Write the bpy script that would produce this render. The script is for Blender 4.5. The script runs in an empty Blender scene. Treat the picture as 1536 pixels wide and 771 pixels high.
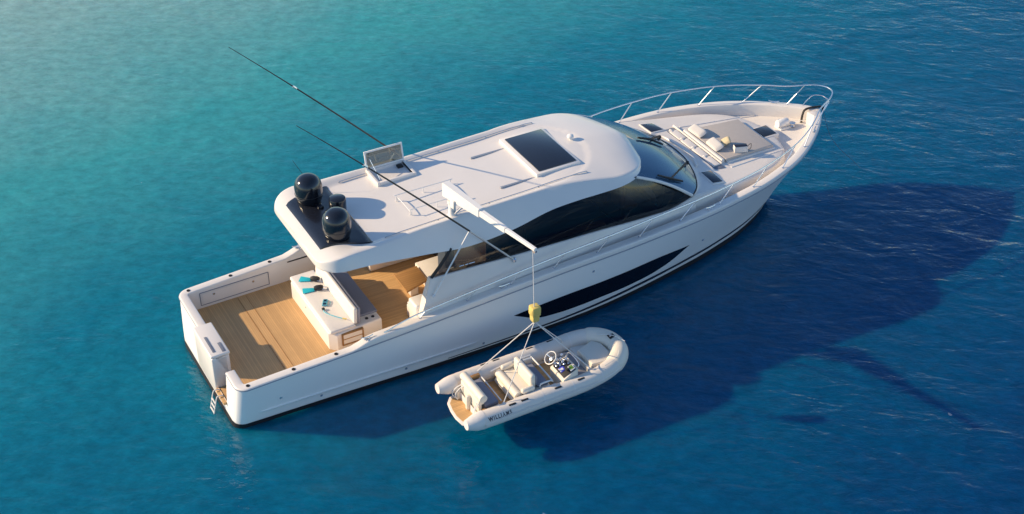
import bpy, bmesh, math, random
from mathutils import Vector, Matrix
random.seed(7)
R = math.radians
sc = bpy.context.scene
COL = sc.collection

# ------------------------------------------------------------------ camera
cam = bpy.data.objects.new('camera', bpy.data.cameras.new('camera'))
COL.objects.link(cam)
cam.location = (-7.368, -29.694, 24.952)
_a, _p = R(60.962), R(35.234)
_f = Vector((math.cos(_a)*math.cos(_p), math.sin(_a)*math.cos(_p), -math.sin(_p)))
cam.rotation_euler = _f.to_track_quat('-Z', 'Y').to_euler()
cam.data.sensor_width = 36
cam.data.lens = 36*2171.2/1536
cam.data.clip_start = 0.5
cam.data.clip_end = 6000
sc.camera = cam

# ------------------------------------------------------------------ sky and sun
SUN_EL, SUN_AZ = 24.0, 147.5          # azimuth measured from +X towards +Y
w = bpy.data.worlds.new('World'); sc.world = w; w.use_nodes = True
nt = w.node_tree; nt.nodes.clear()
sky = nt.nodes.new('ShaderNodeTexSky'); sky.sky_type = 'NISHITA'; sky.sun_disc = False
sky.sun_elevation = R(SUN_EL); sky.sun_rotation = R(90-SUN_AZ)
sky.air_density = 1.0; sky.dust_density = 0.05; sky.ozone_density = 3.0
bg = nt.nodes.new('ShaderNodeBackground'); bg.inputs['Strength'].default_value = 0.15
out = nt.nodes.new('ShaderNodeOutputWorld')
nt.links.new(sky.outputs[0], bg.inputs[0]); nt.links.new(bg.outputs[0], out.inputs[0])
sd = bpy.data.lights.new('sun', 'SUN'); sun = bpy.data.objects.new('sun', sd); COL.objects.link(sun)
sd.energy = 5.0; sd.angle = R(0.55); sd.color = (1.0, 0.77, 0.49)
_s = Vector((math.cos(R(SUN_AZ))*math.cos(R(SUN_EL)), math.sin(R(SUN_AZ))*math.cos(R(SUN_EL)), math.sin(R(SUN_EL))))
sun.rotation_euler = (-_s).to_track_quat('-Z', 'Y').to_euler()
sun.location = (0, 0, 40)
sc.view_settings.view_transform = 'Standard'
sc.view_settings.look = 'None'
sc.view_settings.exposure = 0.30
sc.view_settings.gamma = 1.0
sc.view_settings.use_curve_mapping = False
sc.render.engine = 'CYCLES'
sc.cycles.use_denoising = True
sc.cycles.max_bounces = 8
sc.cycles.transparent_max_bounces = 8
sc.cycles.caustics_reflective = False
sc.cycles.caustics_refractive = False

# ------------------------------------------------------------------ materials
def mat(name, color, rough=0.5, metal=0.0, spec=0.5, coat=0.0, var=0.0, vscale=6.0, bump=0.0, bscale=60.0):
    m = bpy.data.materials.new(name); m.use_nodes = True
    n = m.node_tree; b = n.nodes['Principled BSDF']
    b.inputs['Base Color'].default_value = (*color, 1)
    b.inputs['Roughness'].default_value = rough
    b.inputs['Metallic'].default_value = metal
    b.inputs['Specular IOR Level'].default_value = spec
    b.inputs['Coat Weight'].default_value = coat
    b.inputs['Coat Roughness'].default_value = 0.05
    tc = n.nodes.new('ShaderNodeTexCoord')
    if var > 0:
        no = n.nodes.new('ShaderNodeTexNoise'); no.inputs['Scale'].default_value = vscale; no.inputs['Detail'].default_value = 5
        n.links.new(tc.outputs['Object'], no.inputs['Vector'])
        mr = n.nodes.new('ShaderNodeMapRange')
        mr.inputs[3].default_value = 1-var; mr.inputs[4].default_value = 1+var*0.6
        n.links.new(no.outputs[0], mr.inputs[0])
        mx = n.nodes.new('ShaderNodeVectorMath'); mx.operation = 'SCALE'
        mx.inputs[0].default_value = color
        n.links.new(mr.outputs[0], mx.inputs['Scale'])
        n.links.new(mx.outputs[0], b.inputs['Base Color'])
        mr2 = n.nodes.new('ShaderNodeMapRange'); mr2.inputs[3].default_value = rough*0.8; mr2.inputs[4].default_value = min(1, rough*1.25)
        n.links.new(no.outputs[0], mr2.inputs[0]); n.links.new(mr2.outputs[0], b.inputs['Roughness'])
    if bump > 0:
        nb = n.nodes.new('ShaderNodeTexNoise'); nb.inputs['Scale'].default_value = bscale; nb.inputs['Detail'].default_value = 3
        n.links.new(tc.outputs['Object'], nb.inputs['Vector'])
        bm_ = n.nodes.new('ShaderNodeBump'); bm_.inputs['Strength'].default_value = bump; bm_.inputs['Distance'].default_value = 0.01
        n.links.new(nb.outputs[0], bm_.inputs['Height']); n.links.new(bm_.outputs[0], b.inputs['Normal'])
    return m

M = {}
M['gel'] = mat('white gelcoat', (0.80, 0.755, 0.71), 0.32, coat=0.35, var=0.05, vscale=1.6)
M['deck'] = mat('nonskid deck', (0.77, 0.725, 0.68), 0.62, var=0.04, vscale=2.5, bump=0.25, bscale=180)
M['hull'] = mat('hull gelcoat', (0.87, 0.86, 0.85), 0.42, coat=0.15, var=0.02, vscale=0.8)
M['black'] = mat('black antifouling', (0.012, 0.013, 0.018), 0.6, var=0.2)
M['bootblue'] = mat('dark boot stripe', (0.015, 0.017, 0.035), 0.3)
M['glassblack'] = mat('black hull glazing', (0.004, 0.005, 0.009), 0.08, spec=0.5)
M['radome'] = mat('black gloss radome', (0.010, 0.012, 0.018), 0.16, coat=0.5)
M['plate'] = mat('black gloss roof plate', (0.012, 0.014, 0.022), 0.22, coat=0.3)
M['steel'] = mat('polished stainless', (0.72, 0.74, 0.78), 0.22, metal=0.9)
M['alu'] = mat('brushed aluminium', (0.55, 0.56, 0.58), 0.35, metal=0.8)
M['greytrim'] = mat('grey rubber trim', (0.17, 0.19, 0.24), 0.5)
M['rub'] = mat('rub rail shadow grey', (0.30, 0.33, 0.40), 0.5)  # rail grey also paints the soft shadow line under the gunwale
M['carbon'] = mat('black outrigger tube', (0.015, 0.017, 0.022), 0.35)
M['rubber'] = mat('black rubber', (0.02, 0.02, 0.022), 0.6)
M['cushion'] = mat('white vinyl cushion', (0.75, 0.71, 0.67), 0.6, var=0.04, vscale=5, bump=0.3, bscale=14)
M['pillow'] = mat('off white pillow fabric', (0.62, 0.60, 0.58), 0.85, var=0.05, bump=0.3, bscale=30)
M['pad'] = mat('taupe sunpad fabric', (0.48, 0.44, 0.41), 0.85, var=0.06, vscale=8, bump=0.3, bscale=120)
M['navy'] = mat('slate upholstery', (0.24, 0.25, 0.31), 0.7, var=0.05, bump=0.2, bscale=40)
M['cream'] = mat('cream vinyl', (0.76, 0.70, 0.60), 0.55, var=0.04, vscale=6, bump=0.25, bscale=16)
M['tube'] = mat('ivory inflatable fabric', (0.72, 0.67, 0.61), 0.55, var=0.05, vscale=4, bump=0.2, bscale=30)
M['shadegrey'] = mat('shadow grey tender locker', (0.30, 0.30, 0.33), 0.8)  # tender locker grey, with the shadow lying there painted into the colour
M['paint'] = mat('white painted metal', (0.80, 0.79, 0.77), 0.35)
M['rope'] = mat('white rope', (0.70, 0.68, 0.66), 0.8)
M['yellow'] = mat('yellow block', (0.72, 0.55, 0.16), 0.45, var=0.08)
M['turq'] = mat('turquoise rubber', (0.02, 0.48, 0.58), 0.45)
M['teal'] = mat('clear blue plastic', (0.16, 0.50, 0.60), 0.2)
M['brown'] = mat('tan leather', (0.42, 0.24, 0.15), 0.5, var=0.1)
M['beige'] = mat('beige dash trim', (0.78, 0.58, 0.38), 0.6, var=0.12, vscale=3)
M['dark'] = mat('dark cabin trim', (0.03, 0.028, 0.027), 0.6)
M['cabin'] = mat('cabin grey', (0.35, 0.34, 0.34), 0.6)
M['straw'] = mat('straw', (0.62, 0.52, 0.33), 0.8, bump=0.5, bscale=70)
M['letter'] = mat('dark lettering', (0.035, 0.035, 0.05), 0.6)
M['hatch'] = mat('smoked hatch glass', (0.018, 0.026, 0.045), 0.12, coat=0.3)
M['screenblue'] = mat('blue chart screen', (0.06, 0.08, 0.55), 0.15)
M['screengreen'] = mat('green gauge screen', (0.10, 0.20, 0.03), 0.15)
M['screenwhite'] = mat('pale gauge face', (0.6, 0.62, 0.7), 0.2)

def teak(name, base, axis='X', pitch=0.055, dark=0.74):
    m = bpy.data.materials.new(name); m.use_nodes = True
    n = m.node_tree; b = n.nodes['Principled BSDF']; b.inputs['Roughness'].default_value = 0.62
    L = n.links.new
    tc = n.nodes.new('ShaderNodeTexCoord'); sp = n.nodes.new('ShaderNodeSeparateXYZ'); L(tc.outputs['Object'], sp.inputs[0])
    ax = sp.outputs['Y'] if axis == 'X' else sp.outputs['X']
    d = n.nodes.new('ShaderNodeMath'); d.operation = 'DIVIDE'; d.inputs[1].default_value = pitch; L(ax, d.inputs[0])
    fr = n.nodes.new('ShaderNodeMath'); fr.operation = 'FRACT'; L(d.outputs[0], fr.inputs[0])
    fl = n.nodes.new('ShaderNodeMath'); fl.operation = 'FLOOR'; L(d.outputs[0], fl.inputs[0])
    lt = n.nodes.new('ShaderNodeMath'); lt.operation = 'LESS_THAN'; lt.inputs[1].default_value = 0.12; L(fr.outputs[0], lt.inputs[0])
    wn = n.nodes.new('ShaderNodeTexWhiteNoise'); wn.noise_dimensions = '1D'; L(fl.outputs[0], wn.inputs['W'])
    mp = n.nodes.new('ShaderNodeMapping'); mp.inputs['Scale'].default_value = (3, 60, 10) if axis == 'X' else (60, 3, 10)
    L(tc.outputs['Object'], mp.inputs[0])
    g = n.nodes.new('ShaderNodeTexNoise'); g.inputs['Scale'].default_value = 1.0; g.inputs['Detail'].default_value = 6; L(mp.outputs[0], g.inputs['Vector'])
    g2 = n.nodes.new('ShaderNodeTexNoise'); g2.inputs['Scale'].default_value = 1.3; L(tc.outputs['Object'], g2.inputs['Vector'])
    s1 = n.nodes.new('ShaderNodeMapRange'); s1.inputs[3].default_value = 0.90; s1.inputs[4].default_value = 1.08; L(wn.outputs['Value'], s1.inputs[0])
    s2 = n.nodes.new('ShaderNodeMapRange'); s2.inputs[3].default_value = 0.85; s2.inputs[4].default_value = 1.15; L(g.outputs[0], s2.inputs[0])
    s3 = n.nodes.new('ShaderNodeMapRange'); s3.inputs[3].default_value = 0.85; s3.inputs[4].default_value = 1.15; L(g2.outputs[0], s3.inputs[0])
    m1 = n.nodes.new('ShaderNodeMath'); m1.operation = 'MULTIPLY'; L(s1.outputs[0], m1.inputs[0]); L(s2.outputs[0], m1.inputs[1])
    m2 = n.nodes.new('ShaderNodeMath'); m2.operation = 'MULTIPLY'; L(m1.outputs[0], m2.inputs[0]); L(s3.outputs[0], m2.inputs[1])
    vm = n.nodes.new('ShaderNodeVectorMath'); vm.operation = 'SCALE'; vm.inputs[0].default_value = base; L(m2.outputs[0], vm.inputs['Scale'])
    mx = n.nodes.new('ShaderNodeMix'); mx.data_type = 'RGBA'
    L(lt.outputs[0], mx.inputs['Factor']); L(vm.outputs[0], mx.inputs['A'])
    mx.inputs['B'].default_value = (base[0]*dark, base[1]*dark, base[2]*dark, 1)
    L(mx.outputs['Result'], b.inputs['Base Color'])
    return m
M['teak'] = teak('laid teak', (0.60, 0.365, 0.16))
M['teak2'] = teak('laid teak athwart', (0.60, 0.365, 0.16), axis='Y')
M['teakt'] = teak('varnished teak', (0.40, 0.21, 0.075), pitch=0.09, dark=0.7)

def glass(name, tint, refl=0.25, rough=0.03, gcol=(0.9, 0.95, 1.0), painted_refl=None):
    m = bpy.data.materials.new(name); m.use_nodes = True
    n = m.node_tree; n.nodes.clear(); L = n.links.new
    t = n.nodes.new('ShaderNodeBsdfTransparent'); t.inputs[0].default_value = (*tint, 1)
    g = n.nodes.new('ShaderNodeBsdfGlossy'); g.inputs['Roughness'].default_value = rough; g.inputs[0].default_value = (*gcol, 1)
    lw = n.nodes.new('ShaderNodeFresnel'); lw.inputs[0].default_value = 1.5
    mr = n.nodes.new('ShaderNodeMapRange'); mr.inputs[3].default_value = refl; mr.inputs[4].default_value = 1.0
    L(lw.outputs[0], mr.inputs[0])
    body = t.outputs[0]
    if painted_refl:
        df = n.nodes.new('ShaderNodeBsdfDiffuse'); df.inputs[0].default_value = (*painted_refl[1], 1)
        fm = n.nodes.new('ShaderNodeMixShader'); fm.inputs[0].default_value = painted_refl[0]
        L(t.outputs[0], fm.inputs[1]); L(df.outputs[0], fm.inputs[2]); body = fm.outputs[0]
    mx = n.nodes.new('ShaderNodeMixShader'); L(mr.outputs[0], mx.inputs[0]); L(body, mx.inputs[1]); L(g.outputs[0], mx.inputs[2])
    o = n.nodes.new('ShaderNodeOutputMaterial'); L(mx.outputs[0], o.inputs[0])
    return m
M['windshield'] = glass('coated windscreen glass', (0.66, 0.64, 0.60), 0.07, rough=.05, gcol=(.55, .78, 1.0), painted_refl=(.40, (.10, .21, .34)))  # diffuse blue share paints the sky reflection into the glass colour
M['sideglass'] = glass('black side glass', (0.34, 0.31, 0.30), 0.012)
M['lidglass'] = glass('smoked lid glass', (0.35, 0.40, 0.40), 0.10)

# ------------------------------------------------------------------ mesh helpers
def finish(bm, name, material, parent=None, smooth=True, ang=38, loc=None):
    bmesh.ops.remove_doubles(bm, verts=bm.verts, dist=1e-5)
    bmesh.ops.recalc_face_normals(bm, faces=bm.faces)
    for f in bm.faces: f.smooth = smooth
    if smooth:
        for e in bm.edges:
            if len(e.link_faces) == 2 and e.calc_face_angle(0) > R(ang): e.smooth = False
    me = bpy.data.meshes.new(name); bm.to_mesh(me); bm.free()
    me.materials.append(material)
    o = bpy.data.objects.new(name, me); COL.objects.link(o)
    if parent is not None: o.parent = parent
    if loc: o.location = loc
    return o

def empty(name, loc=(0, 0, 0), rz=0.0):
    o = bpy.data.objects.new(name, None); COL.objects.link(o)
    o.location = loc; o.rotation_euler = (0, 0, rz); o.empty_display_size = 0.2
    return o

def tag(o, label=None, cat=None, group=None, kind=None):
    if label: o['label'] = label
    if cat: o['category'] = cat
    if group: o['group'] = group
    if kind: o['kind'] = kind
    return o

def B(): return bmesh.new()

def merge(bm, other, mtx=None):
    if mtx is not None: bmesh.ops.transform(other, matrix=mtx, verts=other.verts)
    tmp = bpy.data.meshes.new('tmp'); other.to_mesh(tmp); other.free(); bm.from_mesh(tmp); bpy.data.meshes.remove(tmp)

def box(bm, x0, x1, y0, y1, z0, z1, bev=0.0, seg=2, mtx=None):
    t = bmesh.new()
    bmesh.ops.create_cube(t, size=1)
    bmesh.ops.transform(t, matrix=Matrix.Translation(((x0+x1)/2, (y0+y1)/2, (z0+z1)/2)) @ Matrix.Diagonal((abs(x1-x0), abs(y1-y0), abs(z1-z0), 1)), verts=t.verts)
    if bev > 0:
        bmesh.ops.bevel(t, geom=t.edges[:], offset=min(bev, abs(x1-x0)*.49, abs(y1-y0)*.49, abs(z1-z0)*.49), segments=seg, affect='EDGES', profile=0.5)
    merge(bm, t, mtx)

def prism(bm, poly, z0, z1, bev=0.0, seg=2, mtx=None):
    t = bmesh.new()
    zf = z0 if callable(z0) else (lambda x, y: z0)
    zg = z1 if callable(z1) else (lambda x, y: z1)
    lo = [t.verts.new((x, y, zf(x, y))) for x, y in poly]; hi = [t.verts.new((x, y, zg(x, y))) for x, y in poly]
    t.faces.new(hi); t.faces.new(lo[::-1]); n = len(poly)
    for i in range(n): t.faces.new((lo[i], lo[(i+1) % n], hi[(i+1) % n], hi[i]))
    bmesh.ops.recalc_face_normals(t, faces=t.faces)
    if bev > 0:
        es = [e for e in t.edges if e.calc_face_angle(0) > 0.3 and (e.verts[0] in hi and e.verts[1] in hi)]
        bmesh.ops.bevel(t, geom=es, offset=bev, segments=seg, affect='EDGES', profile=0.5)
    merge(bm, t, mtx)

def grid(bm, rows, close_u=False, close_v=False):
    V = [[bm.verts.new(p) for p in r] for r in rows]
    nu, nv = len(V), len(V[0])
    for i in range(nu if close_u else nu-1):
        for j in range(nv if close_v else nv-1):
            q = [V[i][j], V[(i+1) % nu][j], V[(i+1) % nu][(j+1) % nv], V[i][(j+1) % nv]]
            try: bm.faces.new(q)
            except ValueError: pass
    return V

def tube(bm, pts, r, seg=8, cap=True, r2=None, closed=False):
    pts = [Vector(p) for p in pts]; n = len(pts)
    if n < 2: return
    rad = r if isinstance(r, (list, tuple)) else [r + ((r2-r)*i/(n-1) if r2 is not None else 0) for i in range(n)]
    rows = []; up = None
    for i, p in enumerate(pts):
        if closed: d = (pts[(i+1) % n]-pts[i-1]).normalized()
        elif i == 0: d = (pts[1]-p).normalized()
        elif i == n-1: d = (p-pts[i-1]).normalized()
        else: d = ((pts[i+1]-p).normalized()+(p-pts[i-1]).normalized()).normalized()
        if up is None:
            up = Vector((0, 0, 1)) if abs(d.z) < .9 else Vector((1, 0, 0))
        a = d.cross(up)
        if a.length < 1e-6: a = d.cross(Vector((0, 1, 0)))
        a.normalize(); b = a.cross(d).normalized(); up = b
        rows.append([p + a*math.cos(2*math.pi*k/seg)*rad[i] + b*math.sin(2*math.pi*k/seg)*rad[i] for k in range(seg)])
    V = grid(bm, rows, close_u=closed, close_v=True)
    if cap and not closed:
        bm.faces.new(V[0]); bm.faces.new(V[-1][::-1])

def smoothpath(pts, n=6):
    P = [Vector(p) for p in pts]; out = []
    for i in range(len(P)-1):
        p0 = P[max(i-1, 0)]; p1 = P[i]; p2 = P[i+1]; p3 = P[min(i+2, len(P)-1)]
        for k in range(n):
            t = k/n
            out.append(0.5*((2*p1)+(p2-p0)*t+(2*p0-5*p1+4*p2-p3)*t*t+(-p0+3*p1-3*p2+p3)*t**3))
    out.append(P[-1]); return out

def lathe(bm, prof, c=(0, 0, 0), seg=32, mtx=None):
    t = bmesh.new(); rows = []
    for r, z in prof:
        rows.append([(r*math.cos(2*math.pi*k/seg), r*math.sin(2*math.pi*k/seg), z) for k in range(seg)])
    V = grid(t, rows, close_v=True)
    if prof[0][0] > 1e-4: t.faces.new(V[0])
    if prof[-1][0] > 1e-4: t.faces.new(V[-1][::-1])
    bmesh.ops.remove_doubles(t, verts=t.verts, dist=1e-5)
    bmesh.ops.transform(t, matrix=Matrix.Translation(c) @ (mtx or Matrix.Identity(4)), verts=t.verts)
    merge(bm, t)

def cushion(bm, x0, x1, y0, y1, z0, z1, r=0.06, puff=0.0, mtx=None):
    t = bmesh.new(); box(t, x0, x1, y0, y1, z0, z1, r, 3)
    if puff:
        bmesh.ops.subdivide_edges(t, edges=[e for e in t.edges if e.calc_length() > .3], cuts=4, use_grid_fill=True)
        cx, cy = (x0+x1)/2, (y0+y1)/2
        for v in t.verts:
            if v.co.z > (z0+z1)/2:
                a = max(0, 1-((v.co.x-cx)/((x1-x0)/2))**2); b_ = max(0, 1-((v.co.y-cy)/((y1-y0)/2))**2)
                v.co.z += puff*a*b_
    merge(bm, t, mtx)

#GEOM-BEGIN  hull geometry (pure python)
def cub(x, xk, yk):
    n = len(xk)
    if x <= xk[0]: return yk[0]
    if x >= xk[-1]: return yk[-1]
    i = 0
    while i < n-2 and x > xk[i+1]: i += 1
    def g(j):
        if j == 0: return (yk[1]-yk[0])/(xk[1]-xk[0])
        if j == n-1: return (yk[-1]-yk[-2])/(xk[-1]-xk[-2])
        h0 = xk[j]-xk[j-1]; h1 = xk[j+1]-xk[j]
        return (h0*h0*yk[j+1]+(h1*h1-h0*h0)*yk[j]-h1*h1*yk[j-1])/(h0*h1*(h0+h1))
    h = xk[i+1]-xk[i]; t = (x-xk[i])/h
    return (2*t**3-3*t*t+1)*yk[i]+(t**3-2*t*t+t)*h*g(i)+(-2*t**3+3*t*t)*yk[i+1]+(t**3-t*t)*h*g(i+1)
def lin(x, xk, yk):
    if x <= xk[0]: return yk[0]
    for i in range(len(xk)-1):
        if x <= xk[i+1]: return yk[i]+(yk[i+1]-yk[i])*(x-xk[i])/(xk[i+1]-xk[i])
    return yk[-1]
def sst(x, a, b):
    t = min(1, max(0, (x-a)/(b-a))); return t*t*(3-2*t)
BX = [0, 3, 6, 9, 12, 14.5, 16.5, 18, 19.1, 19.6, 19.88, 20.0]
BY = [2.396, 2.455, 2.528, 2.633, 2.78, 2.74, 2.40, 1.793, 1.02, .56, .22, .0]
ZX = [0, 5, 10, 15, 20]
ZY = [1.608, 1.87, 2.265, 2.664, 2.88]
RC = 0.30
def beam(x):
    b = cub(x, BX, BY)
    if x < RC: b -= RC*(1-math.sqrt(max(0, 1-((RC-x)/RC)**2)))
    return max(0.0, b)
def zsheer(x): return cub(x, ZX, ZY)
def hrub(x): return lin(x, [3, 15, 20], [.2, .13, .10])
def zrub(x): return zsheer(x)-hrub(x)
def zcap(x): return zrub(x)+0.03+(hrub(x)-0.03)*sst(x, 3.05, 3.75)
WX = [0, 2.8, 5.4, 8, 10.75, 13.1, 14.6, 16.3, 17.4, 17.97]
WY = [2.12, 2.2, 2.3, 2.34, 2.24, 1.9, 1.6, 1.06, .46, 0.0]
def wbeam(xx):
    b = cub(xx, WX, WY)
    if xx < RC: b -= RC*(1-math.sqrt(max(0, 1-((RC-xx)/RC)**2)))
    return max(0.0, b)
def hullpt(u, t):
    xs = 20*u; xw = -0.12+18.37*u
    zs = zrub(xs)
    k = sst(u, .45, .95); p = .75*(1-k)+1.35*k
    y = wbeam(17.97*u)*(1-t**p)+beam(xs)*t**p
    return (xw+(xs-xw)*t, y, zs*t)
def hull_y(x, z):
    u = x/20; t = .5
    for _ in range(30):
        t = max(0.0, min(1.0, z/zrub(20*u))); a = -0.12*(1-t); b = 18.37*(1-t)+20*t
        u = max(0, min(1, (x-a)/b))
    return hullpt(u, t)[1]
#GEOM-END
US = [0, .0015, .003, .006, .009, .012, .015] + [.015+i*(.9-.015)/44 for i in range(1, 45)] + [.9+.1*(1-(1-i/18)**1.7) for i in range(1, 19)]
TS = [i/14 for i in range(15)]

# ------------------------------------------------------------------ water
def make_water():
    bm = B()
    # one sheet, fine near the boat, reaching the horizon
    xs = [-3000, -900, -300, -120] + [-60+i*6 for i in range(31)] + [240, 500, 1200, 3200]
    ys = [-3000, -900, -300, -120] + [-60+i*6 for i in range(36)] + [260, 600, 1500, 3500]
    grid(bm, [[(x, y, 0) for y in ys] for x in xs])
    m = bpy.data.materials.new('sea water'); m.use_nodes = True
    n = m.node_tree; L = n.links.new; b = n.nodes['Principled BSDF']
    tc = n.nodes.new('ShaderNodeTexCoord')
    def N(t, **k):
        q = n.nodes.new(t)
        for a, v in k.items(): setattr(q, a, v)
        return q
    def mathn(op, a=None, b_=None):
        q = N('ShaderNodeMath', operation=op)
        for i, v in enumerate((a, b_)):
            if v is None: continue
            if isinstance(v, (int, float)): q.inputs[i].default_value = v
            else: L(v, q.inputs[i])
        return q.outputs[0]
    def noise(scale, detail, mp=None, rough=.5, dist=0.0):
        q = N('ShaderNodeTexNoise'); q.inputs['Scale'].default_value = scale; q.inputs['Detail'].default_value = detail
        q.inputs['Roughness'].default_value = rough; q.inputs['Distortion'].default_value = dist
        L((mp or tc.outputs['Object']), q.inputs['Vector']); return q.outputs[0]
    def mapping(rz, s):
        q0 = N('ShaderNodeMapping'); q0.inputs['Rotation'].default_value = (0, 0, R(rz)); L(tc.outputs['Object'], q0.inputs[0])
        q = N('ShaderNodeMapping'); q.inputs['Scale'].default_value = s
        L(q0.outputs[0], q.inputs[0]); return q.outputs[0]
    # depth of the sand: shallow to port and astern, deep to starboard and ahead; palest end paints sheen
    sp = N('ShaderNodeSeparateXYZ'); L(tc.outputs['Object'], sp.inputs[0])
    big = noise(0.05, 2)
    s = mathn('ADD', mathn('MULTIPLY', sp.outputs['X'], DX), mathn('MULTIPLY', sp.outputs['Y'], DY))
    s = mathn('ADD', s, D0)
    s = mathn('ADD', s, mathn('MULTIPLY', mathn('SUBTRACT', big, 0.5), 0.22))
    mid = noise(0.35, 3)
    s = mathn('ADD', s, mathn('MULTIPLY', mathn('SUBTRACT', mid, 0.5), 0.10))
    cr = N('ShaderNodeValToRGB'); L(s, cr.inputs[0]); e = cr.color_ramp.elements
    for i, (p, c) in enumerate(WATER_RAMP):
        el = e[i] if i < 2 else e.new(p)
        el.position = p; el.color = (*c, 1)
    blot = noise(2.3, 6, mapping(30, (0.9, 1.25, 1)), .72)
    sc_ = N('ShaderNodeMapRange'); sc_.inputs[1].default_value = .3; sc_.inputs[2].default_value = .7
    sc_.inputs[3].default_value = 0.76; sc_.inputs[4].default_value = 1.24; L(blot, sc_.inputs[0])
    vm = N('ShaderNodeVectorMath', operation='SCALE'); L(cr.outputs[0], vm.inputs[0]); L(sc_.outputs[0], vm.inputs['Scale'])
    # sparse foam specks
    vo = N('ShaderNodeTexVoronoi'); vo.inputs['Scale'].default_value = 0.55; L(tc.outputs['Object'], vo.inputs['Vector'])
    nz = noise(9, 3)
    dd = mathn('ADD', vo.outputs['Distance'], mathn('MULTIPLY', nz, 0.10))
    ft = mathn('LESS_THAN', dd, 0.075)
    wn = N('ShaderNodeSeparateColor'); L(vo.outputs['Color'], wn.inputs[0])
    ft = mathn('MULTIPLY', ft, mathn('GREATER_THAN', wn.outputs[0], 0.72))
    ft = mathn('MULTIPLY', ft, 0.30)
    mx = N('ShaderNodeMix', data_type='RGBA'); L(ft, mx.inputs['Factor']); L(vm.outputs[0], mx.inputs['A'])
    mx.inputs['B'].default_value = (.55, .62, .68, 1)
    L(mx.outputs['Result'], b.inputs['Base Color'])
    b.inputs['Roughness'].default_value = 0.05
    b.inputs['IOR'].default_value = 1.333
    b.inputs['Specular IOR Level'].default_value = 0.5
    # ripples: long low crests, shorter wavelets, fine chop; the long crests grow towards deep water
    w1 = noise(0.9, 2, mapping(39, (.60, 1.25, 1)), .5, .7)
    w2 = noise(3.1, 3, mapping(34, (.62, 1.25, 1)), .55, .9)
    w3 = noise(4.2, 3, mapping(30, (.8, 1.1, 1)), .6, .3)
    w4 = noise(0.8, 1, mapping(80, (.8, 1.1, 1)), .5, .3)
    deep = N('ShaderNodeMapRange'); deep.inputs[1].default_value = 0.65; deep.inputs[2].default_value = 0.15
    deep.inputs[3].default_value = 0.35; deep.inputs[4].default_value = 1.1; L(s, deep.inputs[0])
    h = mathn('ADD', mathn('MULTIPLY', w1, 0.50), mathn('MULTIPLY', w2, 0.105))
    h = mathn('MULTIPLY', h, deep.outputs[0])
    h = mathn('ADD', h, mathn('MULTIPLY', w3, 0.11))
    h = mathn('ADD', h, mathn('MULTIPLY', w4, 0.24))
    w5 = noise(10.0, 2, mapping(30, (.9, 1.1, 1)), .5, .2)
    h = mathn('ADD', h, mathn('MULTIPLY', w5, 0.010))
    b.inputs['Subsurface Weight'].default_value = 0.85
    b.inputs['Subsurface Radius'].default_value = (0.5, 0.9, 1.0)
    b.inputs['Subsurface Scale'].default_value = 2.5
    gust = N('ShaderNodeMapRange'); gust.inputs[1].default_value = .35; gust.inputs[2].default_value = .65
    gust.inputs[3].default_value = .62; gust.inputs[4].default_value = 1.05; L(noise(0.16, 3, mapping(35, (.6, 1.2, 1)), .55, .8), gust.inputs[0])
    h = mathn('MULTIPLY', h, gust.outputs[0])
    bp = N('ShaderNodeBump'); bp.inputs['Strength'].default_value = 1.0; bp.inputs['Distance'].default_value = WAVE
    L(h, bp.inputs['Height']); L(bp.outputs[0], b.inputs['Normal'])
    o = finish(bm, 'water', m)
    tag(o, kind='structure')
WAVE = 0.22
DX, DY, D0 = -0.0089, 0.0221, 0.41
WATER_RAMP = [(0.0, (.0, .050, .155)), (1.0, (.25, .43, .40)), (0.3, (.0, .108, .215)), (0.5, (.004, .185, .27)), (0.68, (.045, .325, .345))]  # palest stop has the hazy sheen painted into the water colour
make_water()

# ================================================================== MOTOR YACHT
Y = empty('motor_yacht')
tag(Y, 'large white motor yacht with black radomes, teak cockpit and long dark side windows', 'yacht')
def P(name, bm, m, parent=None, **k):
    lab = k.pop('label', None)
    o = finish(bm, name, M[m], parent or Y, **k)
    if lab: o['label'] = lab
    return o

# --- hull sides and transom
bm = B()
for s in (1, -1):
    grid(bm, [[(x, s*y, z) for x, y, z in [hullpt(u, t) for t in TS]] for u in US])
# transom: wall with a walk-through gap (y -1.5 .. -0.85) above z .48
ZT = zrub(0)
GAP0, GAP1, ZG = -1.5, -0.85, 0.48
def tr_x(z): return -0.12*(1-z/ZT)
tz = sorted(set([ZT*i/14 for i in range(15)]))
for i in range(len(tz)-1):
    z0, z1 = tz[i], tz[i+1]
    ya, yb = hullpt(0, z0/ZT)[1], hullpt(0, z1/ZT)[1]
    spans = [(-1, 1, None, None)] if z1 <= ZG+.06 else [(-1, None, None, GAP0), (None, 1, GAP1, None)]
    for l, r_, lo, hi in spans:
        A = [(-ya if lo is None else lo), (ya if hi is None else hi)]
        C = [(-yb if lo is None else lo), (yb if hi is None else hi)]
        grid(bm, [[(tr_x(z0), A[0], z0), (tr_x(z1), C[0], z1)], [(tr_x(z0), A[1], z0), (tr_x(z1), C[1], z1)]])
P('hull', bm, 'hull', ang=50)
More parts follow.
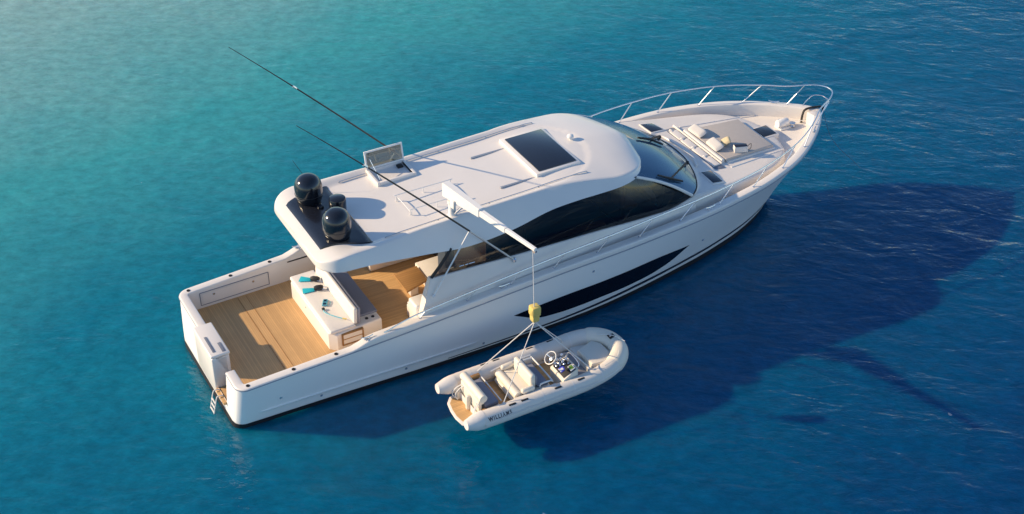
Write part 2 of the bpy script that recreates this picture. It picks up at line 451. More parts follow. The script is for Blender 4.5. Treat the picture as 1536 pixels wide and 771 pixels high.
# bottom below the waterline
bm = B()
for s in (1, -1):
    rows = []
    for u in US:
        x, y, z = hullpt(u, 0)
        zA = lin(x, [0, 5, 10, 13, 16, 18], [.17, .15, .16, .22, .28, .34])
        xa, ya, _ = hullpt(u, zA/zrub(20*u)); xm, ym, _ = hullpt(u, zA*.5/zrub(20*u)); ex = .008 if u < .01 else 0
        rows.append([(xa-ex, s*(ya+.008), zA), (xm-ex, s*(ym+.008), zA*.5), (x-ex, s*(y+.008), 0), (x, s*y*.97, -.25), (.3+16.2*u, s*y*.4, -.7), (.3+16.2*u, 0, -.95)])
    grid(bm, rows)
yw = hullpt(0, 0)[1]; xa, ya, _ = hullpt(0, .17/ZT)
grid(bm, [[(xa-.008, -ya, .17), (-.128, -yw, 0), (-.1, -yw, -.25)], [(xa-.008, ya, .17), (-.128, yw, 0), (-.1, yw, -.25)]])
P('bottom_paint', bm, 'black')
# thin boot stripe towards the bow
bm = B()
for s in (1, -1):
    rows = []
    for i in range(60):
        u = .32+.675*i/59
        q = []
        for z in (lin(20*u, [5, 10, 13, 16, 18], [.18, .21, .33, .42, .48]), lin(20*u, [5, 10, 13, 16, 18], [.185, .28, .47, .55, .6])):
            x, y, zz = hullpt(u, z/zrub(20*u)); q.append((x, s*(y+.006), z))
        rows.append(q)
    grid(bm, rows)
P('boot_stripe', bm, 'bootblue')
# spray strake: a moulded ledge low on the side
bm = B()
for s in (1, -1):
    rows = []; bm = B()
    for i in range(40):
        x = .5+6.2*i/39; z = .485; e = min(1, i/2, (39-i)/2)*.035
        y0 = hull_y(x, z); y1 = hull_y(x, z-.10)
        rows.append([(x, s*(y0+.001), z+.006), (x, s*(y0+e), z), (x, s*(y0+e*.9), z-.03), (x, s*(y1+.002), z-.10)])
    grid(bm, rows)
    P('spray_strake', bm, 'hull')

for s in (1, -1):
    for x, z in ((1.1, .75), (2.2, .34), (4.6, .33), (6.9, .34), (10.2, 1.75), (14.2, 1.2)):
        bm = B(); lathe(bm, [(.035, 0), (.035, .010), (.022, .012), (.020, .004), (0, .004)], (x, s*hull_y(x, z), z), 14, Matrix.Rotation(R(-90*s), 4, 'X')); P('skin_fitting', bm, 'steel')
# --- gunwale with inner bulwark, swept round the boat
def gun_path():
    port = []
    N_ = 90
    xs = [20*(1-(i/N_)) for i in range(N_+1)]
    xs = [20, 19.985, 19.96, 19.93] + [x for x in xs if .32 < x < 19.9] + [.3, .24, .18, .12, .07, .03, .01, 0]
    for x in xs: port.append((x, beam(x)))
    n0 = beam(0)
    mid = [(0, y) for y in [n0-.2, 1.4, .8, .2, -.3, GAP1]]
    st = [(0, y) for y in [GAP0, -(n0-.2)]]
    stb = [(x, -y) for x, y in reversed(port)]
    return port+mid, st+stb
pa, pb = gun_path()
def zdk(x):
    if x < 4.6: return 0.82
    return zsheer(x)-.40
def sweep(path, prof, bm):
    rows = []
    for i, (x, y) in enumerate(path):
        a = path[max(i-1, 0)]; c = path[min(i+1, len(path)-1)]
        d = Vector((c[0]-a[0], c[1]-a[1])).normalized()
        nrm = Vector((-d.y, d.x))           # inward (path runs port bow -> stern -> starboard bow)
        row = []
        for off, z in prof(x, y):
            px, py = x+nrm.x*off, y+nrm.y*off
            if x > 15 and py*y < 0: py = 0.0
            row.append((px, py, z))
        rows.append(row)
    return grid(bm, rows)
def gprof(x, y):
    zr, zc = zrub(x), zcap(x); wd = .24
    return [(0, zr), (-.018, zr+.012), (-.015, zc-.035), (-.004, zc-.010), (.03, zc), (wd-.03, zc), (wd-.008, zc-.008), (wd, zc-.035), (wd+.01, zdk(x))]
bm = B()
V1 = sweep(pa, gprof, bm); V2 = sweep(pb, gprof, bm)
bm.faces.new(V1[-1]); bm.faces.new(V2[0])
P('gunwale', bm, 'gel', ang=55)
bm = B()
for pth in (pa, pb):
    sweep(pth, lambda x, y: [(.004, zrub(x)-.03), (-.02, zrub(x)-.03), (-.026, zrub(x)-.012), (-.02, zrub(x)+.004), (.004, zrub(x)+.004)], bm)
P('rub_rail', bm, 'rub')

# --- decks
bm = B()
rows = []
xs = [4.62+i*(13.3-4.62)/30 for i in range(31)]
for s in (1, -1):
    grid(bm, [[(x, s*2.10, zdk(x)+.002), (x, s*(beam(x)-.2), zdk(x)+.002)] for x in xs])
    grid(bm, [[(4.62, s*2.10, .87), (4.62, s*(beam(4.62)-.2), .87)], [(4.62, s*2.10, zdk(4.7)), (4.62, s*(beam(4.62)-.2), zdk(4.7))]])
rows = []
for i in range(40):
    x = 13.3+(19.86-13.3)*i/39
    hb = max(beam(x)-.2, .01)
    rows.append([(x, hb*(-1+2*j/8), zdk(x)+.002+.02*(1-(-1+2*j/8)**2)) for j in range(9)])
grid(bm, rows)
P('side_deck', bm, 'deck')
# steps up from cockpit to side decks
for s in (1, -1):
    bm = B(); box(bm, 4.25, 4.62, s*1.95, s*(beam(4.4)-.235), .86, 1.20, .02); P('cockpit_step', bm, 'gel')
bm = B()
hb = [(x, beam(x)-.225) for x in (.27, .6, 1.2, 2, 3, 4, 4.62)]
grid(bm, [[(x, -h, .84), (x, h, .84)] for x, h in hb])
P('cockpit_sole', bm, 'teak2')
bm = B()
box(bm, 1.57, 1.595, -2.1, 2.1, .842, .846)
box(bm, 1.81, 1.825, -2.1, 2.1, .842, .846)
P('sole_hatch_seam', bm, 'teakt')
bm = B()
box(bm, 4.0, 7.6, -1.95, 1.95, .80, .955, .01)
P('mezzanine_deck', bm, 'teak')
bm = B()
box(bm, -.17, .30, GAP0+.003, GAP1-.003, .40, .484, .015)
P('transom_step', bm, 'teak')
# scuppers / rod holders flush in the coaming
for s in (1, -1):
    for x in (.30, 1.52, 2.68):
        bm = B(); lathe(bm, [(.05, 0), (.05, .012), (.034, .014), (.03, .004), (0, .003)], (x, s*(beam(x)-.12), zcap(x)), 16)
        P('rod_holder', bm, 'rubber')

# --- transom locker with lid
bm = B()
box(bm, -.15, .34, GAP1, .56, .30, 1.44, .05, 3)
TL = P('transom_locker', bm, 'gel')
bm = B(); box(bm, -.16, .36, GAP1-.01, .57, 1.45, 1.53, .035, 3); P('locker_lid', bm, 'gel', TL)
bm = B(); box(bm, -.05, .02, -.70, .0, 1.532, 1.545, .005); box(bm, .18, .27, -.78, -.38, 1.532, 1.545, .005)
P('lid_recess', bm, 'greytrim', TL)
# port and starboard liner doors
for s in (1, -1):
    def yi(x): return s*(beam(x)-.245)
    bm = B()
    rows = []
    for x in (.62, 1.1, 1.6, 2.1, 2.5): rows.append([(x, yi(x)-s*.012, .97), (x, yi(x)-s*.012, 1.30)])
    V = grid(bm, rows)
    bmesh.ops.solidify(bm, geom=bm.faces[:], thickness=.02)
    d = P('side_locker_door', bm, 'gel')
    bm = B()
    fr = [(.56, .93), (2.56, .93), (2.56, 1.34), (.56, 1.34)]
    for i in range(4):
        a, c = fr[i], fr[(i+1) % 4]
        tube(bm, [(a[0]+(c[0]-a[0])*k/5, yi(a[0]+(c[0]-a[0])*k/5)-s*.004, a[1]+(c[1]-a[1])*k/5) for k in range(6)], .011, 6)
    P('door_seal', bm, 'greytrim', d)
    for x in (.95, 2.1):
        bm = B(); lathe(bm, [(.035, 0), (.035, .012), (0, .016)], (x, yi(x)-s*.012, 1.2), 14, Matrix.Rotation(R(90*s), 4, 'X')); P('latch', bm, 'steel', d)
    bm = B(); box(bm, 3.15, 3.75, yi(3.4)-.012, yi(3.4)+.012, 1.44, 1.48, .01); P('fender_slot', bm, 'rubber')

# boarding ladder in the walk-through
bm = B()
for yy in (-1.22, -.95):
    tube(bm, smoothpath([(-.08, yy, .50), (-.20, yy, .52), (-.28, yy, .42), (-.48, yy, -.42)], 5), .014, 8)
LD = P('boarding_ladder', bm, 'paint')
for z in (.30, .16, .02, -.12):
    bm = B(); x = -.28-.20*(.42-z)/.84
    box(bm, x-.018, x+.018, -1.23, -.94, z-.012, z+.014, .006); P('rung', bm, 'paint', LD)

# --- cleats
def cleat(x, y, z, rz=0, sx=1.0):
    bm = B()
    for dx in (-.06, .06): tube(bm, [(dx, 0, 0), (dx, 0, .06)], .014, 8)
    tube(bm, smoothpath([(-.17, 0, .085), (-.07, 0, .06), (.07, 0, .06), (.17, 0, .085)], 4), [.008]+[.016]*11+[.008], 8)
    box(bm, -.09, .09, -.03, .03, 0, .01, .004)
    bmesh.ops.transform(bm, matrix=Matrix.Translation((x, y, z)) @ Matrix.Rotation(rz, 4, 'Z'), verts=bm.verts)
    P('cleat', bm, 'steel')
for s in (1, -1):
    for x in (3.55, 7.5, 14.0, 19.0):
        sl = math.atan2(beam(x+.1)-beam(x-.1), .2)
        cleat(x, s*(beam(x)-.11), zcap(x), s*sl)

# --- bow rail
def railpt(x, s, up, off): return Vector((x, s*max(0, beam(x)-off), zcap(x)+up))
FEET = [5.05, 6.42, 7.71, 9.02, 10.35, 11.66, 13.0, 14.35, 15.65, 16.95, 18.2, 19.3]
def rup(x): return lin(x, [3.9, 5, 7, 12, 16, 20], [.02, .20, .30, .50, .56, .60])
def railtip(x): return lin(x, [18.9, 19.4, 19.8, 20.05, 20.2, 20.28, 20.3], [0, .74, .56, .40, .26, .12, 0])
bm = B(); top = []
xr = [4.0, 4.15, 4.35, 4.6] + [4.6+i*(19.85-4.6)/48 for i in range(1, 49)]
for x in xr:
    xx = min(x, 19.97)
    top.append(Vector((x, -max(railtip(x), beam(xx)-.08+.02*sst(x, 10, 18)), zcap(xx)+rup(x)*sst(x, 3.95, 4.5))))
loop = top + [Vector((x, -railtip(x), zcap(20)+.60)) for x in (20.05, 20.2, 20.28, 20.3)]
loop = loop + [Vector((p.x, -p.y, p.z)) for p in reversed(loop[:-1])]
tube(bm, smoothpath(loop, 2), .020, 8)
BR = P('bow_rail', bm, 'steel')
for s in (1, -1):
    for f in FEET:
        bm = B(); a = railpt(f, s, 0, .13); lean = .42*rup(f)/.5
        xt = min(f+lean, 19.9)
        b_ = Vector((xt, s*max(railtip(xt), beam(xt)-.08+.02*sst(xt, 10, 18)), zcap(xt)+rup(xt)))
        tube(bm, [a, b_], .015, 8)
        lathe(bm, [(.034, 0), (.034, .008), (.018, .02)], a, 12)
        P('stanchion', bm, 'steel', BR)
# lower pulpit brace at the stem
bm = B()
tube(bm, smoothpath([(19.66, -.40, zcap(19.66)), (19.95, -.36, zcap(20)+.26), (20.16, -.2, zcap(20)+.30), (20.2, 0, zcap(20)+.30), (20.16, .2, zcap(20)+.30), (19.95, .36, zcap(20)+.26), (19.66, .40, zcap(19.66))], 5), .012, 8)
P('pulpit_brace', bm, 'steel', BR)

# --- superstructure lower part
HX = [4.95, 6, 8, 10, 11.5, 12.5, 13.2, 13.75]
def z_win(x): return cub(x, [5.5, 6.6, 8.6, 10.7, 12.2, 13.0, 13.75], [2.87, 2.82, 2.73, 2.68, 2.66, 2.70, 2.92])
def z_knk(x): return lin(x, [5, 9, 13.75], [2.30, 2.38, 2.55])
def hside(x0, s):
    # x0: station at deck level; upper levels raked forward at the aft end
    k = (x0-4.95)/(13.75-4.95)
    def X(a): return a+(13.75-a)*k
    xd, xk, xw = X(4.98), X(5.28), X(5.48)
    return [(xd, s*(2.36+.03*sst(xd, 11, 13.7)), zdk(xd)-.02), (xd, s*(2.355+.03*sst(xd, 11, 13.7)), zdk(xd)+.06), (xk, s*(2.30+.06*sst(xk, 10, 13.7)), z_knk(xk)-.02), (xk, s*(2.285+.06*sst(xk, 10, 13.7)), z_knk(xk)+.02),
            (xw, s*(2.20+.10*sst(xw, 10, 13.7)), z_win(xw)-.01), (xw, s*(2.17+.10*sst(xw, 10, 13.7)), z_win(xw)),
            (xw, s*2.06, z_win(xw)), (xk, s*2.06, z_knk(xk)), (xd, s*2.06, zdk(xd)-.5)]
bm = B()
for s in (1, -1):
    rows = [hside(4.95+(13.75-4.95)*i/40, s) for i in range(41)]
    V = grid(bm, rows, close_v=True); bm.faces.new(V[0]); bm.faces.new(V[-1])
HS = P('deckhouse_side', bm, 'gel', ang=30)

# --- roof
def r_hb(x):
    if x < 3.5:
        t = (3.5-x)/.80; return 1.35+(2.0-1.35)*math.sqrt(max(0, 1-max(0, min(1, t))**2.4))
    if x < 11: return lin(x, [3.5, 5.4, 8, 11], [2.0, 2.06, 2.12, 2.13])
    t = min(1, (x-11)/1.82); return 2.13*max(0, 1-t**2.7)**.5
def r_zt(x): return cub(x, [2.70, 2.95, 4.2, 6, 9.5, 11.0, 11.8, 12.35, 12.65, 12.82], [3.86, 3.97, 4.05, 4.12, 4.20, 4.21, 4.16, 4.08, 4.00, 3.90])
def r_zb(x): return cub(x, [2.70, 3.6, 5.4, 6.7, 7.4, 8.05, 9.2, 9.9, 10.8, 11.9, 12.82], [3.74, 3.74, 3.57, 3.43, 3.47, 3.56, 3.80, 3.84, 3.84, 3.86, 3.87])
PROF = [(0, 1), (.2, 1), (.4, 1), (.55, 1), (.64, 1), (.70, 1), (.73, 1), (.75, 1), (.77, 1), (.79, 1.0), (.81, .995), (.83, .98), (.85, .955), (.87, .91), (.90, .80), (.93, .62), (.96, .38), (.985, .15), (.997, .04), (1.0, -.02), (.985, -.05), (.95, -.055)]
def pan(x, y):
    # recessed centre pan, rounded at the front
    e = .06
    a = 1-sst(abs(y), 1.40, 1.74)*(1-sst(x, 9.6, 10.2))-sst(abs(y), 1.50, 1.58)*sst(x, 9.6, 10.2)
    if x > 9.9:
        rr = math.hypot((x-9.9)*1.12, y); a = min(a, 1-sst(rr, 1.50, 1.56)) if x > 10.2 else a*(1-sst(x, 9.9, 10.2)) + min(a, 1-sst(rr, 1.50, 1.56))*sst(x, 9.9, 10.2)
    a *= sst(x, 3.1, 4.4)
    return a
def wsh(x): return lin(x, [2.7, 3.5, 4.8, 5.6, 7, 9.3, 10.3, 11.3, 12.0, 12.8], [.95, .93, .87, .83, .80, .80, .86, .92, .94, .95])
def roof_z(x, y):
    hb_ = max(r_hb(x), 1e-4); w_ = min(1, abs(y)/hb_)
    q = wsh(x); rr_ = .03
    if w_ < q-rr_: wz = 1.0
    else:
        f = max(0, (w_-q)/(1-q)); wz = 1-f**1.15*.97-.03*sst(w_, q-rr_, q)
    zt, zb = r_zt(x), r_zb(x)
    z = zb+(zt+.045-zb)*wz - .05*(1-w_*w_)*0
    z += .03*(1-min(1, w_)**2) - (.20*sst(x, 9.4, 11.4)*w_**1.6)*min(1, wz*1.2)
    k = sst(x, 10.4, 11.6)
    return z-.11*pan(x, y)*(1-.80*sst(x, 8.6, 10.6))
bm = B()
xs = [2.70, 2.705, 2.72, 2.75, 2.8, 2.87, 2.95, 3.05] + [3.2+i*.1 for i in range(92)] + [12.36+i*.035 for i in range(13)] + [12.812, 12.82]
ycols = [i/26*.70 for i in range(27)] + [.70+.0075*i for i in range(1, 40)] + [1.0]
rows = []
for x in xs:
    hb_ = r_hb(x); row = []
    for s in (-1, 1):
        cols = ycols[::-1] if s < 0 else ycols[1:]
        if s < 0:
            row += [(x, 0, r_zb(x)-.03)]+[(x, -w_*hb_, r_zb(x)-d) for w_, d in ((.6, .03), (.93, .03), (.985, .02))]
        for w_ in cols:
            y_ = s*w_*hb_; row.append((x, y_, roof_z(x, y_) if w_ < 1 else r_zb(x)))
        if s > 0:
            row += [(x, w_*hb_, r_zb(x)-d) for w_, d in ((.985, .02), (.93, .03), (.6, .03))]
    rows.append(row)
V = grid(bm, rows, close_v=True)
bm.faces.new(V[0]); 
bmesh.ops.remove_doubles(bm, verts=bm.verts, dist=1e-4)
RF = P('roof', bm, 'gel', ang=60)

def zr_(x, y): return roof_z(x, y)
# black equipment plate
bm = B(); rows = []
for i in range(15):
    k = i/14; x = 2.92+(4.26-2.92)*k; hw = 1.16+.36*k; e = .05 if 0 < i < 14 else 0
    x += -.06*(1-k)*0
    row = [(x, -hw-.02, zr_(x, hw)-.03)]
    for j in range(25):
        v = -1+2*j/24; row.append((x, v*hw, zr_(x, v*hw)+(.05 if 0 < i < 14 else -.01)*(1 if abs(v) < .97 else .8)))
    row.append((x, hw+.02, zr_(x, hw)-.03)); rows.append(row)
grid(bm, rows)
PL = P('equipment_plate', bm, 'plate')
# radomes
def radome(x, y, r, h, zb):
    bm = B()
    prof = [(0, 0), (r*.86, 0), (r*.90, .03), (r*.97, h*.15), (r, h*.30), (r*1.0, h*.55)]
    for k in range(1, 11):
        a = math.pi/2*k/10; prof.append((r*math.cos(a)**.8 if k < 10 else 0, h*.55+h*.45*math.sin(a)))
    lathe(bm, prof, (x, y, zb), 40)
    o = P('radome', bm, 'radome', ang=60)
    bm = B(); lathe(bm, [(r*.99, h*.30), (r*1.012, h*.31), (r*1.012, h*.325), (r*.99, h*.335)], (x, y, zb), 40); P('radome_seam', bm, 'rubber', o)
radome(3.52, .93, .37, .76, zr_(3.5, .9)+.05)
radome(3.52, -.93, .37, .76, zr_(3.5, .9)+.05)
bm = B(); lathe(bm, [(.17, 0), (.21, .02), (.225, .06), (.225, .38), (.215, .41), (.19, .425), (0, .43)], (4.0, .14, zr_(4, .1)+.06), 32)
P('instrument_pod', bm, 'radome')
bm = B(); box(bm, 3.55, 3.72, .40, .62, 4.0, 4.2, .03); P('cable_box', bm, 'plate')
bm = B(); box(bm, 3.7, 3.85, -.15, .02, 4.0, 4.16, .03); P('cable_box', bm, 'plate')
# whip aerial
bm = B(); tube(bm, [(3.9, 1.35, 4.0), (3.45, 1.75, 4.95)], .010, 6, r2=.004); P('whip_aerial', bm, 'carbon')

# skylight
bm = B(); box(bm, 9.30, 10.68, -1.06, 1.08, 4.08, zr_(10, 0)+.03, .015); SK = P('skylight', bm, 'gel')
bm = B(); box(bm, 9.42, 10.60, -.96, .98, 4.1, zr_(10, 0)+.055, .02); P('skylight_glass', bm, 'hatch', SK)
for y in (.72, -1.0):
    bm = B(); box(bm, 8.2, 9.28, y-.022, y+.022, zr_(8.7, y)-.02, zr_(8.7, y)+.035, .008); P('slide_rail', bm, 'alu', SK)
# gps dome
bm = B(); lathe(bm, [(.03, 0), (.03, .06), (.09, .07), (.10, .10), (.09, .14), (.05, .17), (0, .18)], (11.05, .12, zr_(11.05, .1)-.01), 20)
P('gps_dome', bm, 'paint')
# shoulder rails on the roof
for s in (1, -1):
    bm = B()
    pts = [(x, s*1.50, zr_(x, 1.5)+.028) for x in [4.6+i*.25 for i in range(25)]]
    tube(bm, pts, .013, 6)
    for x in (4.6, 6.1, 7.6, 9.1, 10.6): tube(bm, [(x, s*1.50, zr_(x, 1.5)-.03), (x, s*1.50, zr_(x, 1.5)+.028)], .013, 6)
    P('roof_track', bm, 'alu')
# chock rails for the tender on the roof
for (xa, xb, y) in ((5.55, 7.15, -.12), (5.62, 7.10, -.92)):
    bm = B()
    z = zr_(6.3, y)
    pts = smoothpath([(xa, y, z-.02), (xa, y, z+.14), (xa+.06, y, z+.16), (xb-.06, y, z+.16), (xb, y, z+.14), (xb, y, z-.02)], 4)
    tube(bm, pts, .014, 8)
    for xm in (xa+(xb-xa)*.5,): tube(bm, [(xm, y, z-.02), (xm, y, z+.16)], .012, 8)
    P('roof_rail', bm, 'paint')
for xm in (5.58, 7.12):
    bm = B(); z = zr_(6.3, -.5)
    tube(bm, smoothpath([(xm, -.16, z-.02), (xm, -.18, z+.10), (xm, -.86, z+.10), (xm, -.88, z-.02)], 5), .012, 8)
    P('roof_crossbar', bm, 'paint')
# open roof hatch with lid
zh = zr_(6, 1.2)
bm = B()
for a in ((5.42, 5.50, .76, 1.56), (6.50, 6.58, .76, 1.56), (5.50, 6.50, .76, .84), (5.50, 6.50, 1.48, 1.56)):
    box(bm, a[0], a[1], a[2], a[3], zh-.03, zh+.10, .012)
RH = P('roof_hatch', bm, 'gel')
bm = B(); box(bm, 5.5, 6.5, .84, 1.48, zh+.004, zh+.012); P('hatch_well', bm, 'gel', RH)
bm = B(); box(bm, 6.28, 6.44, 1.3, 1.44, zh+.013, zh+.07, .01); P('hatch_step', bm, 'rubber', RH)
lm = Matrix.Translation((0, 1.53, zh+.10)) @ Matrix.Rotation(R(-12), 4, 'X')
bm = B()
for a in ((5.43, 6.57, .0, .05), (5.43, 6.57, .47, .52)): box(bm, a[0], a[1], -.025, .025, a[2], a[3], .012, mtx=lm)
for a in ((5.43, 5.48), (6.52, 6.57)): box(bm, a[0], a[1], -.024, .024, .02, .50, .012, mtx=lm)
LID = P('hatch_lid', bm, 'paint', RH)
bm = B(); box(bm, 5.47, 6.53, -.008, .008, .04, .48, mtx=lm); P('lid_glass', bm, 'lidglass', RH)
bm = B(); tube(bm, [(5.56, .90, zh+.10), (5.56, 1.56, zh+.42)], .010, 6); P('gas_strut', bm, 'steel', RH)

# crane (davit) on the roof
zc0 = zr_(6.55, -1.45)
bm = B(); lathe(bm, [(.15, 0), (.15, .05), (.105, .08), (.095, .42), (.12, .45), (.12, .52), (0, .53)], (6.50, -1.52, zc0-.03), 24)
DV = P('davit', bm, 'paint')
DIR = Vector((6.90-6.50, -5.03+1.35, 0)); DL = DIR.length; DIR.normalize(); ang_ = math.atan2(DIR.y, DIR.x)
dm = Matrix.Translation((6.50, -1.35, 0)) @ Matrix.Rotation(ang_, 4, 'Z')
def boomz(t): return 4.86
bm = B()
def seg(x0, x1, hw0, hw1, zl0, zh0, zl1, zh1):
    t = bmesh.new()
    v = [t.verts.new(c) for c in [(x0, -hw0, zl0), (x0, hw0, zl0), (x0, hw0, zh0), (x0, -hw0, zh0), (x1, -hw1, zl1), (x1, hw1, zl1), (x1, hw1, zh1), (x1, -hw1, zh1)]]
    for f in ((0, 1, 2, 3), (7, 6, 5, 4), (0, 4, 5, 1), (1, 5, 6, 2), (2, 6, 7, 3), (3, 7, 4, 0)): t.faces.new([v[i] for i in f])
    bmesh.ops.recalc_face_normals(t, faces=t.faces)
    bmesh.ops.bevel(t, geom=t.edges[:], offset=.015, segments=2, affect='EDGES')
    merge(bm, t, dm)
seg(-.16, 1.50, .11, .085, 4.58, 4.99, 4.79, 5.04)
P('boom_root', bm, 'paint', DV)
bm = B(); seg(1.30, 2.60, .068, .064, 4.80, 4.98, 4.92, 5.07); P('boom_middle', bm, 'paint', DV)
bm = B(); seg(2.42, DL+.12, .054, .045, 4.93, 5.045, 5.06, 5.15); P('boom_tip', bm, 'paint', DV)
bm = B(); tube(bm, [(6.50, -1.50, 4.1), (6.62, -1.98, 4.66)], .035, 10); P('boom_ram', bm, 'steel', DV)
bm = B(); box(bm, .28, .46, -.16, -.09, 4.50, 4.75, .02, mtx=dm); P('winch_box', bm, 'paint', DV)

bm = B(); lathe(bm, [(.07, -.03), (.07, -.022), (.045, -.012), (.045, .012), (.07, .022), (.07, .03)], (0, 0, 0), 18, Matrix.Rotation(R(90), 4, 'X')); bmesh.ops.transform(bm, matrix=dm @ Matrix.Translation((DL+.06, 0, 5.06)), verts=bm.verts)
P('tip_sheave', bm, 'steel', DV)
bm = B(); tube(bm, [dm @ Vector(p) for p in smoothpath([(-.05, .10, 4.62), (.3, .13, 4.74), (.8, .105, 4.86), (1.35, .09, 4.93), (1.9, .08, 4.93)], 5)], .012, 6); P('hydraulic_hose', bm, 'rubber', DV)
# outriggers
for s in (1, -1):
    base = Vector((7.94, s*2.24, 2.66)); tip = Vector((2.34, s*2.23, 8.45))
    def along(t, sag=.10): 
        p = base.lerp(tip, t); return p - Vector((0.5, 0, .5))*(sag*4*t*(1-t))*.0 + Vector((-.35, 0, -.35))*(t**3)*.25
    # pole: silver root, dark top
    o = empty('outrigger', (base.x, base.y, base.z)); o.parent = Y
    def sh(bm): bmesh.ops.translate(bm, verts=bm.verts, vec=-base)
    bm = B(); tube(bm, [along(i/10*.235) for i in range(11)], .028, 8); sh(bm); P('root_tube', bm, 'alu', o)
    bm = B(); tube(bm, [along(.235+i/20*(.72-.235)) for i in range(21)], .026, 8, r2=.020); sh(bm); P('lower_pole', bm, 'carbon', o)
    bm = B(); tube(bm, [along(.72+i/14*(.28)) for i in range(15)], .018, 8, r2=.007); sh(bm); P('upper_pole', bm, 'carbon', o)
    bm = B(); tube(bm, [along(.712), along(.728)], .03, 8); sh(bm); P('ferrule', bm, 'steel', o)
    bm = B(); tube(bm, [(5.50, s*2.33, 2.40), tuple(along(.235))], .021, 8); lathe(bm, [(.05, -.01), (.05, .02), (.02, .04)], (5.50, s*2.33, 2.40), 12); sh(bm); P('support_strut', bm, 'paint', o)
    bm = B(); lathe(bm, [(.06, -.04), (.06, .03), (.03, .06)], (7.94, s*2.24, 2.66), 14); sh(bm); P('pole_socket', bm, 'steel', o)

# --- side windows
def sidewin(s):
    rows = []
    n = 44
    for i in range(n+1):
        k = i/n; xb = 5.52+(13.64-5.52)*k; xt = 6.18+(11.95-6.18)*k
        ztop = r_zb(min(xt, 12.3))+.04
        yb = 2.165+.10*sst(xb, 10, 13.7); yt = lin(xt, [6, 8, 11, 12], [2.03, 2.07, 2.06, 1.93])
        row = []
        for j in range(7):
            t = j/6; row.append((xb+(xt-xb)*t, s*(yb+(yt-yb)*t+.03*math.sin(math.pi*t)), z_win(xb)+(ztop-z_win(xb))*t))
        rows.append(row)
    return rows
for s in (1, -1):
    bm = B(); rows = sidewin(s); grid(bm, rows)
    SW = P('side_window', bm, 'sideglass')
    bm = B(); tube(bm, rows[0], .045, 6); P('window_frame', bm, 'rubber', SW)
    # mullions seen dimly behind the glass
    for i in (16, 31):
        bm = B(); q = [Vector(p)-Vector((0, s*.05, 0)) for p in rows[i]]; tube(bm, q, .035, 6); P('mullion', bm, 'dark', SW)
    bm = B()
    def wp(x, t, off):
        k = (x-5.9)/7.0
        i = max(0, min(43, int(k*44))); r0 = rows[i]; return r0
    r0 = Vector(rows[4][1]); r1 = Vector(rows[7][1])
    dvec = (r1-r0); p0 = r0+Vector((0, s*.012, .02))
    for q, wd in ((.0, .30), (.34, .18), (.55, .36)):
        a = p0+dvec*q; b2 = p0+dvec*(q+wd*.9); tube(bm, [a, b2], .012, 6)
    P('window_badge', bm, 'steel', SW)

# --- windscreen
WB = [(13.62, 2.30, 2.95), (13.95, 2.02, 2.95), (14.25, 1.55, 2.945), (14.47, 1.0, 2.94), (14.60, .5, 2.935), (14.64, 0, 2.935)]
WT = [(11.93, 1.95, 3.88), (12.25, 1.62, 3.90), (12.48, 1.25, 3.91), (12.64, .85, 3.92), (12.73, .42, 3.92), (12.76, 0, 3.92)]
def ws_curve(C, off=0):
    h = smoothpath(C, 4)
    full = [Vector((p.x, -p.y, p.z)) for p in h] + [p.copy() for p in reversed(h[:-1])]
    return full
cb, ct = ws_curve(WB), ws_curve(WT)
def wsp(i, t): return cb[i].lerp(ct[i], t)+Vector((.10, 0, .16))*math.sin(math.pi*t)*.45
bm = B(); grid(bm, [[wsp(i, t/10) for t in range(11)] for i in range(len(cb))])
WS = P('windscreen', bm, 'windshield')
for i in (0, -1):
    bm = B(); tube(bm, [(cb[i].lerp(ct[i], t/10)+Vector((.10, 0, .16))*math.sin(math.pi*t/10)*.45) for t in range(11)], .045, 8); P('windscreen_pillar', bm, 'gel', WS)
bm = B(); tube(bm, [p+Vector((.01, 0, -.01)) for p in cb], .022, 6); P('windscreen_seal', bm, 'rubber', WS)
# wipers
def wiper(pivot, head, b0, b1):
    bm = B(); up = Vector((.05, 0, .05))
    pv, hd = Vector(pivot)+up, Vector(head)+up
    tube(bm, [pv, hd], .020, 6); tube(bm, [pv+Vector((.05, .07, 0)), hd+Vector((.04, .05, 0))], .016, 6)
    lathe(bm, [(.05, -.04), (.05, .03), (.02, .05)], pv, 12)
    W_ = P('wiper', bm, 'rubber', WS)
    bm = B(); tube(bm, [Vector(b0)+up*.8, hd, Vector(b1)+up*.8], [.026, .04, .026], 6); P('wiper_blade', bm, 'rubber', W_)
def onws(x, y):
    # point on the windscreen surface nearest plan position
    best = None
    for i in range(len(cb)):
        for t in range(0, 41):
            p = wsp(i, t/40); d = (p.x-x)**2+(p.y-y)**2
            if best is None or d < best[0]: best = (d, p)
    return best[1]
wiper(onws(14.30, -1.04), onws(13.02, -1.98), onws(12.62, -1.90), onws(13.42, -2.04))
wiper(onws(14.50, .75), onws(13.60, -.10), onws(13.15, -.06), onws(13.98, -.20))

